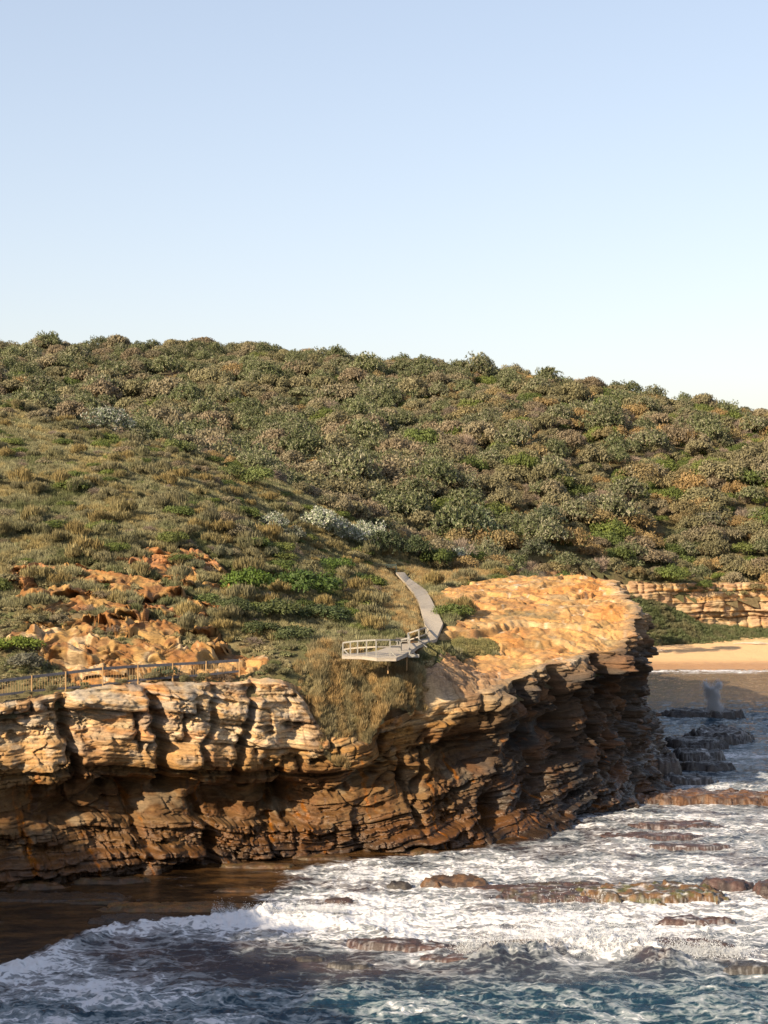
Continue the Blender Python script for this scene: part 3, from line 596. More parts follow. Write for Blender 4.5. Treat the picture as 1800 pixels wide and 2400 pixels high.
def build_sea():
    a = np.linspace(0, 1, 760); ys = 62*np.exp(a*math.log(262/62.)); us = np.r_[-.62, -.5, -.4, np.linspace(-.30, .30, 900), .34, .4, .5, .62]
    U, Y = np.meshgrid(us, ys, indexing='ij'); X = U*Y
    f, sh, tan, br, wash = foamfield(X, Y)
    calm = (1-.75*br)*(1-.55*wash); calm = calm*(1-.7*ss(195, 225, Y))
    ns = fbm(X/7, Y/3.6, 3, 160)*.42+ridg(X/3.2+.4*fbm(X/5, Y/5, 2, 164), Y/1.5, 3, 161)*.22+ridg(X/1.1, Y/.6, 3, 162)*.13-.06
    ns = ns+.16*ss(3, -3, Y-92)*ridg(X/4.5, Y/2.2, 2, 167)
    Z = calm*(ns-.1)+ss(.25, .6, f)*(.16*ridg(X/1.3, Y/.8, 3, 163)-.08+.05*fbm(X/.4, Y/.4, 2, 166))*(1-br)
    # breaking crest near the right and the rope at the front of the wash
    for pts, hh, ww in (([(-100,2120),(0,2100),(80,2084),(150,2040),(230,2014),(380,1996),(480,1990),(560,1978)], .55, 1.1), ([(1060,2075),(1200,2062),(1290,2050),(1380,2060),(1440,2080)], 1.0, 1.4), ([(0,2180),(130,2150),(300,2160),(480,2170)], .35, 1.), ([(560,1970),(700,1985),(850,2020),(960,2060)], .35, .9)):
        pl = [sea(*p) for p in pts]; Z = Z+hh*np.exp(-(polydist(X, Y, pl, False)/ww)**2)*(.7+.5*fbm(X/.8, Y/.8, 3, 165))
    V = np.stack([X, Y, Z], -1).reshape(-1, 3); cols = np.stack([f, sh, tan, br], -1).reshape(-1, 4)
    m, t, b, N, L = newmat('sea_water'); at = attr_(t, 'Col'); sp = N('ShaderNodeSeparateColor'); L(at.outputs['Color'], sp.inputs[0]); p = geopos(t)
    wp = N('ShaderNodeTexNoise'); wp.inputs['Scale'].default_value = .55; wp.inputs['Detail'].default_value = 3; L(p, wp.inputs['Vector'])
    vm = N('ShaderNodeVectorMath'); vm.operation = 'MULTIPLY_ADD'; L(wp.outputs['Color'], vm.inputs[0]); vm.inputs[1].default_value = (2.4, 2.4, 0); L(p, vm.inputs[2]); q = vm.outputs[0]
    q2 = vscale(t, q, (.42, 1.05, 1))
    n1 = noise_(t, q2, .42, 8, .66, .4); vo = N('ShaderNodeTexVoronoi'); vo.feature = 'DISTANCE_TO_EDGE'; vo.inputs['Scale'].default_value = 1.15; L(q2, vo.inputs['Vector'])
    vo2 = N('ShaderNodeTexVoronoi'); vo2.feature = 'DISTANCE_TO_EDGE'; vo2.inputs['Scale'].default_value = 3.1; L(q2, vo2.inputs['Vector'])
    web = math_(t, 'ADD', math_(t, 'MULTIPLY', maprange(t, vo.outputs[0], 0, .22, 1, 0), .17), math_(t, 'MULTIPLY', maprange(t, vo2.outputs[0], 0, .25, 1, 0), .10))
    fine = noise_(t, q2, 4.5, 6, .7)
    g = math_(t, 'ADD', math_(t, 'ADD', n1, web), math_(t, 'MULTIPLY', math_(t, 'SUBTRACT', fine, .5), .38))
    thr = math_(t, 'SUBTRACT', 1.06, math_(t, 'MULTIPLY', sp.outputs[0], .86))
    d = math_(t, 'SUBTRACT', g, thr); thin_ = math_(t, 'MULTIPLY', maprange(t, d, -.22, .06), .34); foam = math_(t, 'MAXIMUM', maprange(t, d, -.03, .17), thin_); aer = maprange(t, d, -.32, .05)
    deep = mixc(t, aer, (.005, .022, .042), (.020, .068, .086))
    sh_ = mixc(t, maprange(t, noise_(t, vscale(t, p, (.35, 1.0, 1)), .8, 7, .68), .38, .66), (.012, .007, .004), (.085, .042, .014))
    sh_ = mixc(t, at.outputs['Alpha'], mixc(t, noise_(t, p, .5, 5, .6), (.030, .026, .034), (.085, .055, .050)), sh_); c = mixc(t, sp.outputs[1], deep, sh_); c = mixc(t, math_(t, 'MULTIPLY', sp.outputs[2], .85), c, (.17, .115, .062))
    L(c, b.inputs['Base Color']); b.inputs['Roughness'].default_value = .09; b.inputs['IOR'].default_value = 1.33; b.inputs['Specular IOR Level'].default_value = .4
    bu = N('ShaderNodeBump'); bu.inputs['Strength'].default_value = .8; bu.inputs['Distance'].default_value = .22
    L(noise_(t, vscale(t, p, (.8, 1.4, 1)), 2.6, 6, .6), bu.inputs['Height']); L(bu.outputs[0], b.inputs['Normal'])
    fb = N('ShaderNodeBsdfPrincipled'); fb.inputs['Base Color'].default_value = (.60, .60, .62, 1); fb.inputs['Roughness'].default_value = .8; fb.inputs['Specular IOR Level'].default_value = .1
    bu2 = N('ShaderNodeBump'); bu2.inputs['Strength'].default_value = .9; bu2.inputs['Distance'].default_value = .18; L(g, bu2.inputs['Height']); L(bu2.outputs[0], fb.inputs['Normal'])
    mx = N('ShaderNodeMixShader'); L(foam, mx.inputs[0]); L(b.outputs[0], mx.inputs[1]); L(fb.outputs[0], mx.inputs[2]); L(mx.outputs[0], t.nodes['Material Output'].inputs[0])
    tag(mesh_np('sea', V, grid_faces(*X.shape), m, cols=cols), kind='structure')
    # seabed and the open sea further out
    mb = MB(); mb.add([(-400, -300, -1.6), (600, -300, -1.6), (600, 330, -1.6), (-400, 330, -1.6)], [(0, 1, 2, 3)])
    tag(mb.build('seabed', plain('dark_seabed', (.03, .035, .03))), kind='structure')
build_sea()

# ------------------------------------------------------------------ vegetation
def leaves(cen, dr, ln, wd, col, r=None, nrm=None):
    """n rhombic leaves -> V, F, colours; with nrm the blades face that way"""
    n = len(cen); r = r or np.random.default_rng(5)
    dr = dr/np.linalg.norm(dr, axis=1)[:, None]; ref = r.normal(size=(n, 3)) if nrm is None else nrm+r.normal(size=(n, 3))*.28
    sd = np.cross(dr, ref); sd /= np.linalg.norm(sd, axis=1)[:, None]+1e-9
    ln = np.broadcast_to(ln, n)[:, None]; wd = np.broadcast_to(wd, n)[:, None]
    V = np.stack([cen, cen+dr*ln*.5+sd*wd*.5, cen+dr*ln, cen+dr*ln*.5-sd*wd*.5], 1).reshape(-1, 3)
    return V, np.arange(4*n).reshape(n, 4), np.repeat(col, 4, 0)
def tang(d, r): q = np.cross(d, r.normal(size=d.shape)); return q/(np.linalg.norm(q, axis=1)[:, None]+1e-9)
def lobes(r, n, rad, hgt, lr, up=.35):
    """points and outward directions over a cluster of lobes filling a dome"""
    out = []; a = r.uniform(0, 2*np.pi, n); q = np.sqrt(r.uniform(0, 1, n)); x = np.cos(a)*q*rad*.8; y = np.sin(a)*q*rad*.8
    z = hgt*(.35+.5*np.sqrt(np.clip(1-q**2, 0, 1))*r.uniform(.8, 1.1, n)); return np.c_[x, y, z], lr*r.uniform(.7, 1.3, n)
def bush_round(seed, n=900, nl=16, leaf=.16, rad=1., hgt=.9):
    r = np.random.default_rng(seed); c, lr = lobes(r, nl, rad, hgt, rad*.34); k = r.integers(0, nl, n)
    d = r.normal(size=(n, 3)); d[:, 2] = np.abs(d[:, 2])*1.1-.25; d /= np.linalg.norm(d, axis=1)[:, None]
    p = c[k]+d*(lr[k]*r.uniform(.65, 1.08, n))[:, None]*np.array((1, 1, .8)); g = r.uniform(.75, 1.25, (n, 1))*r.uniform(.82, 1.18, (nl, 1))[k]
    return leaves(p-d*leaf*.2, tang(d, r)+.35*d, leaf*r.uniform(.7, 1.4, n), leaf*.5, g*np.array((1, 1, 1.)), r, d)
def bush_banksia(seed, nr=120, nl=14, leaf=.2, rad=1., hgt=1.1, per=8):
    r = np.random.default_rng(seed); c, lr = lobes(r, nl, rad, hgt, rad*.32); k = r.integers(0, nl, nr)
    d = r.normal(size=(nr, 3)); d[:, 2] = np.abs(d[:, 2])*1.2-.15; d /= np.linalg.norm(d, axis=1)[:, None]
    p = c[k]+d*(lr[k]*r.uniform(.6, 1.15, nr))[:, None]; p = np.repeat(p, per, 0); dd = np.repeat(d, per, 0)*.7+r.normal(size=(nr*per, 3))*.6+np.array((0, 0, .45))
    tipc = r.random((nr*per, 1)) < .33; g = np.where(tipc, r.uniform(1.15, 1.8, (nr*per, 1)), r.uniform(.6, 1.05, (nr*per, 1)))
    col = g*np.where(tipc, np.array((1, 1, 1.05)), np.array((.85, 1, .72)))
    dn = np.repeat(d, per, 0); return leaves(p, .6*dd+.8*tang(dn, r), leaf*r.uniform(.7, 1.3, nr*per), leaf*.36, col, r, dn+np.array((0, 0, .3)))
def bush_tuft(seed, n=260, rad=.5, hgt=.8, wd=.05, lean=.5):
    r = np.random.default_rng(seed); a = r.uniform(0, 2*np.pi, n); q = np.sqrt(r.random(n)); b = np.c_[np.cos(a)*q*rad*.55, np.sin(a)*q*rad*.55, np.zeros(n)]
    d = np.c_[np.cos(a)*q*lean, np.sin(a)*q*lean, np.ones(n)]+r.normal(size=(n, 3))*.14; ln = hgt*(1-.35*q)*r.uniform(.65, 1.15, n)
    b[:, 2] = ln*.0; g = r.uniform(.6, 1.4, (n, 1)); return leaves(b, d, ln, wd, g*np.array((1, 1, 1.)), r)
def bush_needle(seed, n=800, rad=1., hgt=1., wd=.06, ln=.42, nl=9):
    r = np.random.default_rng(seed); c, lr = lobes(r, nl, rad, hgt, rad*.42); k = r.integers(0, nl, n); d = r.normal(size=(n, 3)); d[:, 2] = np.abs(d[:, 2])*.9; d /= np.linalg.norm(d, axis=1)[:, None]
    p = c[k]+d*(lr[k]*r.uniform(.4, .85, n))[:, None]; g = r.uniform(.6, 1.35, (n, 1))*r.uniform(.85, 1.15, (nl, 1))[k]
    return leaves(p-np.array((0, 0, ln*.3)), d*.35+np.array((0, 0, .9))+r.normal(size=(n, 3))*.12, ln*r.uniform(.7, 1.3, n), wd, g*np.array((1, 1, 1.)), r, d)
def bush_bare(seed, n=60, rad=1., hgt=1.2, wd=.035):
    r = np.random.default_rng(seed); B = []; D = []; Ln = []; W = []
    for s_ in range(9):
        p = np.zeros(3); d = np.array([r.normal()*.5, r.normal()*.5, 1.])
        def grow(p, d, l, w, dep):
            d = d/np.linalg.norm(d); B.append(p); D.append(d); Ln.append(l*1.1); W.append(w)
            if dep == 0: return
            for _ in range(3 if dep > 1 else 4): grow(p+d*l*r.uniform(.55, 1), d+r.normal(size=3)*.45, l*.68, w*.7, dep-1)
        grow(p, d, hgt*.42, wd*1.6, 3)
    g = r.uniform(.6, 1.3, (len(B), 1)); return leaves(np.array(B), np.array(D), np.array(Ln), np.array(W), g*np.array((1, 1, 1.)), r)
def merge(*parts):
    V = []; F = []; Cc = []; n = 0
    for v, f, c in parts: V.append(v); F.append(f+n); Cc.append(c); n += len(v)
    return np.concatenate(V), np.concatenate(F), np.concatenate(Cc)
def scatter_stuff(name, protos, pts, rz, scl, idx, tint, label=None, tilt=.0, zs=None):
    npnt = len(pts); V = []; F = []; Cc = []; pid = []; n = 0
    for k, (v, f, c) in enumerate(protos): V.append(v); F.append(f+n); Cc.append(c); pid.append(np.full(len(v), k)); n += len(v)
    V.append(pts); Cc.append(np.ones((npnt, 3))); pid.append(np.full(npnt, -1)); V = np.concatenate(V); F = np.concatenate(F); Cc = np.concatenate(Cc); pid = np.concatenate(pid)
    o = mesh_np(name, V, F, M_LEAFI, cols=Cc, smooth=False, attrname='Lc'); me = o.data
    def at(nm, ty, arr, key):
        a = me.attributes.new(nm, ty, 'POINT'); a.data.foreach_set(key, arr)
    at('pid', 'INT', pid.astype(np.int32), 'value')
    full = np.zeros(len(V), np.int32); full[n:] = idx; at('idx', 'INT', full, 'value')
    ro = np.zeros((len(V), 3), np.float32); ro[n:, 2] = rz; ro[n:, :2] = rng.normal(size=(npnt, 2))*tilt; at('rot', 'FLOAT_VECTOR', ro.ravel(), 'vector')
    s3 = np.ones((len(V), 3), np.float32); s3[n:] = scl[:, None]; 
    if zs is not None: s3[n:, 2] = scl*zs
    at('scl', 'FLOAT_VECTOR', s3.ravel(), 'vector')
    tt = np.ones((len(V), 4), np.float32); tt[n:, :3] = tint; at('tint', 'FLOAT_COLOR', tt.ravel(), 'color')
    g = bpy.data.node_groups.new(name, 'GeometryNodeTree'); g.interface.new_socket('Geometry', in_out='INPUT', socket_type='NodeSocketGeometry'); g.interface.new_socket('Geometry', in_out='OUTPUT', socket_type='NodeSocketGeometry')
    N = g.nodes.new; L = g.links.new; gi = N('NodeGroupInput'); go = N('NodeGroupOutput')
    def na(nm, ty): q = N('GeometryNodeInputNamedAttribute'); q.data_type = ty; q.inputs['Name'].default_value = nm; return q.outputs['Attribute']
    def sep(k):
        s_ = N('GeometryNodeSeparateGeometry'); s_.domain = 'POINT'; c = N('FunctionNodeCompare'); c.data_type = 'INT'; c.operation = 'EQUAL'; L(na('pid', 'INT'), c.inputs[2]); c.inputs[3].default_value = k
        L(c.outputs[0], s_.inputs['Selection']); L(gi.outputs[0], s_.inputs[0]); return s_.outputs[0]
    jn = N('GeometryNodeJoinGeometry')
    for k in range(len(protos)):
        gt = N('GeometryNodeGeometryToInstance'); L(sep(k), gt.inputs[0]); L(gt.outputs[0], jn.inputs[0])
    ip = N('GeometryNodeInstanceOnPoints'); L(sep(-1), ip.inputs['Points']); L(jn.outputs[0], ip.inputs['Instance']); ip.inputs['Pick Instance'].default_value = True
    L(na('idx', 'INT'), ip.inputs['Instance Index']); L(na('rot', 'FLOAT_VECTOR'), ip.inputs['Rotation']); L(na('scl', 'FLOAT_VECTOR'), ip.inputs['Scale']); L(ip.outputs[0], go.inputs[0])
    md = o.modifiers.new('scatter', 'NODES'); md.node_group = g
    return tag(o, label, None, None, 'stuff')
def inframe(x, y, m=1.18): return (np.abs(x) < .24*m*y+3) & (y > 60)
def jgrid(x0, x1, y0, y1, st, r):
    X, Y = np.meshgrid(np.arange(x0, x1, st), np.arange(y0, y1, st)); X = X.ravel()+r.uniform(-.5, .5, X.size)*st; Y = Y.ravel()+r.uniform(-.5, .5, Y.size)*st; return X, Y
def Fpoly(pts): return [pick(*a)[:2] for a in pts]
DRY = [Fpoly(p) for p in ([(800,1228),(858,1234),(905,1280),(918,1345),(880,1372),(840,1330),(810,1280)], [(872,1228),(1085,1222),(1060,1250),(1000,1262),(935,1268)], [(938,1288),(985,1296),(1000,1322),(955,1335)])]
DRYG = [(-7,129),(-5.4,125),(-3.2,125.6),(-1,128),(2.4,130),(2.6,132),(-6,132.5)]
FENCEL = [(-33,117.6),(-28.6,119.0),(-16,123.6),(-12,125.2),(-9.8,126.3)]

# --- protos of every bush kind: unit radius
KIND = {
 'tea_tree_bush': [bush_round(100+i, 1900, 18, .125, 1., 1.05) for i in range(3)],
 'banksia_bush': [bush_banksia(110+i, 400, 18, .115, 1., 1.15) for i in range(3)],
 'she_oak_bush': [bush_round(120+i, 1900, 13, .11, 1., 1.0) for i in range(3)],
 'wattle_bush': [bush_round(130+i, 1900, 20, .115, 1., .85) for i in range(3)],
 'bare_bush': [merge(bush_bare(140+i), bush_bare(150+i, rad=1.4)) for i in range(3)],
 'heath_shrub': [bush_needle(160+i, 1000, 1., 1.05, .05, .36, 11) for i in range(3)],
}
KMESH = {k: [mesh_np(k, *v[:2], M_LEAF, cols=v[2], smooth=False, attrname='Lc', link=False) for v in vs] for k, vs in KIND.items()}
KCOL = {'tea_tree_bush': [(.175,.155,.085),(.20,.17,.105),(.16,.145,.075),(.19,.15,.095)], 'banksia_bush': [(.165,.16,.095),(.19,.175,.115),(.15,.15,.085)],
        'she_oak_bush': [(.24,.17,.075),(.21,.16,.075),(.26,.175,.075),(.19,.155,.075)], 'wattle_bush': [(.105,.13,.03),(.13,.15,.04),(.09,.115,.03)],
        'bare_bush': [(.25,.20,.155),(.22,.175,.14),(.28,.215,.165)], 'heath_shrub': [(.19,.17,.095),(.215,.18,.085),(.17,.16,.085),(.235,.18,.075)]}
KLAB = {'tea_tree_bush': ('grey-green rounded tea tree bush among the scrub of the hill', 'bush', 'rounded tea tree bushes on the hill'),
        'banksia_bush': ('banksia bush with pale-tipped leaf rosettes among the hillside scrub', 'bush', 'banksia bushes on the hill'),
        'she_oak_bush': ('rusty golden-brown fine-needled bush in the hillside scrub', 'bush', 'rusty brown bushes on the hill'),
        'wattle_bush': ('dense fresh green low bush among the duller hillside scrub', 'bush', 'dense green bushes on the hill'),
        'bare_bush': ('leafless bush of bare grey twigs in the hillside scrub', 'bush', 'bare twiggy bushes on the hill'),
        'heath_shrub': ('domed olive heath shrub of upright needles on the near slope', 'shrub', 'heath shrubs on the near slope')}
trunks = []
for i in range(3):
    mb = MB(); rr = random.Random(i)
    for k in range(3):
        a = rr.uniform(0, 6.3); e = Vector((math.cos(a)*.5, math.sin(a)*.5, .72)); mid = Vector((e.x*.35+rr.uniform(-.1, .1), e.y*.35, .36))
        mb.tube([(0, 0, -.25), tuple(mid*.4), tuple(mid), tuple(e)], [.075, .062, .045, .018], 5)
    trunks.append(mb.data('trunk', M_BARK))
def put(kind, x, y, s, zsc=1., rz=None, col=None, label=None, cat=None, group='d', trunk=False, sink=.05, var=None, z=None):
    i = rng.integers(0, 3) if var is None else var; z = float(terr_z(np.array([x]), np.array([y]))[0]) if z is None else z
    rz = rng.uniform(0, 6.28) if rz is None else rz; c = col or KCOL[kind][rng.integers(0, len(KCOL[kind]))]; j = rng.uniform(.85, 1.18)
    L_, ct, gr = KLAB[kind]; kids = []
    if trunk:
        o = empty(kind, (x, y, z-sink*s), rz); o.scale = (s, s, s*zsc)
        cr = bpy.data.objects.new('crown', KMESH[kind][i]); C.objects.link(cr); cr.parent = o; cr.color = (*[a*j for a in c], 1); cr.location = (0, 0, .35)
        tr = bpy.data.objects.new('trunk', trunks[i]); C.objects.link(tr); tr.parent = o
    else:
        o = bpy.data.objects.new(kind, KMESH[kind][i]); C.objects.link(o); o.location = (x, y, z-sink*s); o.rotation_euler = (0, 0, rz); o.scale = (s, s, s*zsc); o.color = (*[a*j for a in c], 1)
    tag(o, label or L_, cat or ct, (gr if group == 'd' else group)); return o

# --- singled-out plants (F pixel of the foot, radius in metres)
used_spots = []
def special(kind, fx, fy, s, label, cat='bush', zsc=1., col=None, trunk=False, group=None, y0=100, **kw):
    x, y, z = pick(fx, fy, y0); s = s*(1.25 if kind == 'banksia_bush' and not trunk else 1.35 if kind == 'wattle_bush' else 1.0); used_spots.append((x, y, s*.8)); return put(kind, x, y, s, zsc, col=col, label=label, cat=cat, group=group, trunk=trunk, **kw)
SIL = (.38, .37, .32)
for a in [
 ('banksia_bush',690,1160,2.3,'silver banksia bush in full sun on the near ridge above the deck','bush',1.,SIL),
 ('banksia_bush',722,1165,1.9,'second silver banksia bush right of the biggest one on the near ridge','bush',1.,SIL),
 ('banksia_bush',795,1195,2.3,'pale silver banksia bush left of the top of the boardwalk','bush',1.2,SIL),
 ('banksia_bush',752,1180,1.6,'small silver banksia bush between two larger ones above the boardwalk','bush',1.1,SIL),
 ('banksia_bush',590,1160,1.6,'silver-tipped banksia bush standing alone mid-slope beside dead twigs','bush',1.1,SIL),
 ('banksia_bush',628,1180,1.4,'grey half-bare banksia bush right of the lone silver one','bush',1.,(.2,.19,.16)),
 ('banksia_bush',990,1212,1.4,'bright white-leaved bush at the edge of the grass right of the path','bush',1.,(.42,.42,.38)),
 ('banksia_bush',175,925,3.2,'large silver-white banksia on the crest of the near hill at left','bush',1.,(.25,.25,.21)),
 ('banksia_bush',235,945,3.0,'silver-white banksia right of the largest one on the left crest','bush',1.,(.24,.24,.21)),
 ('banksia_bush',30,895,3.0,'grey banksia at the far left of the near hill crest','bush',1.,(.19,.19,.15)),
 ('banksia_bush',1010,1195,4.2,'broad dark banksia thicket behind the grass right of the path','bush',1.25,(.12,.13,.085)),
 ('banksia_bush',1060,1200,3.2,'dark banksia right of the broad thicket behind the headland grass','bush',1.1,(.11,.12,.075)),
 ('banksia_bush',895,1222,2.1,'dark leafy banksia bush at the head of the boardwalk, right side','bush',1.2,(.10,.115,.06)),
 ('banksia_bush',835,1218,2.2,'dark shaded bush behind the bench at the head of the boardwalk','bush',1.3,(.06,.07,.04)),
 ('banksia_bush',1160,1225,2.6,'banksia with thin open crown behind the headland rock','bush',1.1,(.13,.13,.09)),
 ('wattle_bush',540,1290,2.1,'bright green bush right of the orange outcrop','bush',1.,(.10,.155,.025)),
 ('wattle_bush',650,1290,2.8,'wide dark green bush in the middle of the near slope','bush',.8,(.06,.095,.022)),
 ('wattle_bush',600,1345,2.4,'olive green bush above the left end of the deck','bush',.7,(.085,.10,.035)),
 ('wattle_bush',700,1345,2.2,'low dark green bush just above the boardwalk deck','bush',.6,(.06,.08,.03)),
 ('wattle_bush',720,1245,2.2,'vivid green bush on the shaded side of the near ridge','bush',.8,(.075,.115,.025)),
 ('wattle_bush',225,1272,.95,'round green bush growing on the orange outcrop','bush',1.,(.08,.10,.03)),
 ('wattle_bush',40,1415,1.5,'yellow-green bush at the left edge just above the fence','bush',.8,(.14,.18,.03)),
 ('tea_tree_bush',60,1450,1.6,'grey-leaved bush behind the fence at the left edge','bush',.8,(.13,.125,.09)),
 ('tea_tree_bush',360,1462,1.1,'grey-green bush growing through the fence rail','bush',.8,(.10,.12,.07)),
 ('bare_bush',480,1465,1.2,'brown bare bush at the right end of the fence','bush',.9,(.17,.125,.085)),
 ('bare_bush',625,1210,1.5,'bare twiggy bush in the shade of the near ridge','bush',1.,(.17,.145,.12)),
 ('bare_bush',575,1300,1.1,'grey dead bush between the green bushes beside the outcrop','bush',1.,(.22,.19,.17)),
 ('heath_shrub',485,1215,1.15,'round grey-green ball-shaped shrub beside the dark rock slab','shrub',1.1,(.16,.16,.10)),
 ('heath_shrub',585,1215,1.0,'ball-shaped olive shrub halfway up the near slope','shrub',1.1,(.15,.15,.09)),
 ('heath_shrub',540,1235,1.2,'domed olive shrub between two ball-shaped ones','shrub',.9,(.15,.15,.09)),
 ('she_oak_bush',300,945,3.0,'dark green she-oak bush right of the silver crest banksias','bush',1.1,(.085,.11,.035)),
 ('she_oak_bush',345,965,3.2,'yellow-green she-oak bush on the crest of the near hill','bush',1.,(.13,.15,.045)),
 ('she_oak_bush',385,990,2.4,'smaller yellow-green she-oak bush lower on the crest','bush',1.,(.13,.15,.05)),
 ('she_oak_bush',560,1060,3.2,'fresh green she-oak thicket along the near ridge line','bush',.9,(.12,.145,.045)),
 ('she_oak_bush',500,1040,2.4,'green she-oak bush left of the ridge line thicket','bush',.9,(.12,.14,.045)),
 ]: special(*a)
for a in [
 ('banksia_bush',1530,1165,3.6,'spreading tree with bare leaning trunks above the beach','tree',1.,(.17,.15,.11)),
 ('banksia_bush',1180,1160,3.4,'dark-crowned tree with short trunk low on the far hill','tree',1.1,(.12,.125,.085)),
 ('banksia_bush',1270,1125,3.0,'grey thin-crowned tree with forked pale trunk low on the far hill','tree',1.1,(.18,.16,.13)),
 ('banksia_bush',735,990,3.4,'dark tree with bare forked branches at the middle of the far slope','tree',1.1,(.10,.10,.065)),
 ('banksia_bush',1160,800,3.6,'thin-crowned tree standing out on the skyline','tree',1.5,(.16,.155,.12)),
 ('tea_tree_bush',1105,795,3.4,'tallest rounded tree on the skyline, centre right','tree',1.5,(.12,.12,.075)),
 ('banksia_bush',1280,830,3.6,'silvery tree on the skyline where the ridge starts to drop','tree',1.3,(.15,.16,.115)),
 ('bare_bush',1560,890,3.0,'bare tree on the skyline at the right','tree',1.3,(.2,.17,.15)),
 ('tea_tree_bush',740,765,3.6,'rounded tree on the skyline left of centre','tree',1.4,(.12,.12,.07)),
 ]: special(*a, trunk=True)

for i, fx in enumerate([1085,1115,1145,1172,1198,1222,1250,1275,1298,1322,1345,1368]):
    k = ['tea_tree_bush','banksia_bush','bare_bush','tea_tree_bush','she_oak_bush','banksia_bush'][i % 6]; x, y, z = pick(fx, 1238+3*math.sin(i*2.1), 206); put(k, x, y, 2.1+.5*math.sin(i*1.7), 1.1, label='bush in the row just behind the back edge of the headland rock', group='bushes behind the headland rock', sink=.15)
for a in [('wattle_bush',500,1330,1.6,'dark olive bush at the right margin of the outcrop','bush',.8,(.075,.09,.035)),
 ('wattle_bush',560,1375,1.7,'low dark bush just above the path left of the deck','bush',.6,(.07,.085,.03)),
 ('wattle_bush',640,1385,1.8,'dark bush close above the left end of the deck rail','bush',.6,(.075,.09,.035)),
 ('wattle_bush',450,1300,1.2,'green bush between the upper and right rocks of the outcrop','bush',.9,(.09,.115,.035)),
 ('wattle_bush',770,1270,1.7,'deep green bush left of the golden grass by the boardwalk','bush',.8,(.06,.085,.025)),
 ('wattle_bush',610,1245,1.5,'green bush uphill of the wide dark green one','bush',.9,(.09,.12,.03)),
 ('heath_shrub',430,1235,1.0,'small domed shrub among the upper rocks of the outcrop','shrub',1.,(.15,.15,.09)),
 ('heath_shrub',455,1150,1.6,'brown-green domed shrub at mid-slope beside a shaded hollow','shrub',1.1,(.13,.12,.07)),
 ('heath_shrub',520,1170,1.5,'olive domed shrub left of the lone silver banksia','shrub',1.1,(.16,.16,.09))]: special(*a)
for fx, fy, s_ in ((712,1440,.75),(693,1446,.7),(735,1446,.6)):
    x, y, z = pick(fx, fy); put('heath_shrub', x, y, s_, 1., col=(.30,.21,.10), label='small golden shrub in front of the left end of the deck', group='golden shrubs at the left end of the deck')
# --- far hill: jittered field of bushes
r = np.random.default_rng(77)
X, Y = jgrid(-190, 190, 206, 600, 3.5, r)
m_ = inframe(X, Y, 1.25) & (sdist(X, Y, LANDPOLY) > .9); X, Y = X[m_], Y[m_]
crest = np.interp(X, [-60, -28, 0, 12, 15, 20], [228, 222, 226, 236, 226, 206]); m_ = Y > crest; X, Y = X[m_], Y[m_]
n1 = fbm(X/22, Y/22, 3, 300); n2 = fbm(X/14, Y/14, 3, 301); rgt = ss(-.04, .16, X/Y); u = r.random(len(X))
wts = np.stack([.40-.12*rgt+.25*n1, .30-.22*rgt+.3*n2, .08+.24*rgt-.2*n1, .08+.16*rgt-.3*n2*rgt, .10+.05*rgt+0*X], 1).clip(.02); wts /= wts.sum(1)[:, None]
kidx = (u[:, None] > np.cumsum(wts, 1)).sum(1).clip(0, 4); KN = list(KIND)[:5]
siz = (1.6+2.6*r.random(len(X))**1.6)*(.85+.5*ss(-.3, .4, fbm(X/18, Y/18, 2, 303)))*(1-.22*ss(430, 500, Y))*np.array([1.05, 1.05, .9, .95, .8])[kidx]*(1-.3*ss(275, 240, Y)); vis = np.zeros(len(X), bool)
near = np.hypot(X, Y)
zz = terr_z(X, Y)
for k, kn in enumerate(KN):
    sel = np.nonzero((kidx == k) & inframe(X, Y, 1.0))[0]; show = siz[sel]/near[sel]; sel = sel[np.argsort(-show)][:250 if k != 4 else 200]
    for i in sel: put(kn, X[i], Y[i], float(siz[i]), float(r.uniform(.85, 1.45)), z=float(zz[i]), trunk=False)
    vis[sel] = True
rest = ~vis; nR = rest.sum(); protos = []; 
for kn in KN: protos += KIND[kn]
tint = (1+.35*fbm(X[rest]/25, Y[rest]/25, 2, 304))[:, None]*np.array([KCOL[KN[k]][r.integers(0, len(KCOL[KN[k]]))] for k in kidx[rest]])*r.uniform(.8, 1.2, (nR, 1))
NP = len(protos)
scatter_stuff('far_scrub', protos, np.c_[X[rest], Y[rest], zz[rest]-.1], r.uniform(0, 6.28, nR), siz[rest], NP-1-(kidx[rest]*3+r.integers(0, 3, nR)), tint, 'dense mixed scrub covering the far hillside up to the skyline', zs=r.uniform(.85, 1.45, nR))

X, Y = jgrid(-120, 10, -10, 112, 3.6, r); m_ = (sdist(X, Y, LANDPOLY) > 1.5) & (np.hypot(X, Y) > 14) & (np.abs(X) > .36*Y) & ~((Y < 14) & (X > -14)); X, Y = X[m_], Y[m_]; nn = len(X)
scatter_stuff('shadow_scrub', protos, np.c_[X, Y, terr_z(X, Y)-.1], r.uniform(0, 6.28, nn), r.uniform(1.2, 3.0, nn), r.integers(0, NP, nn), np.tile((.17,.16,.085), (nn, 1))*r.uniform(.8, 1.2, (nn, 1)), 'unseen scrub added left of the picture to break up the shadow edge on the water', zs=r.uniform(.8, 1.4, nn))  # out of view; added so its shadow roughens the shade edge on the water

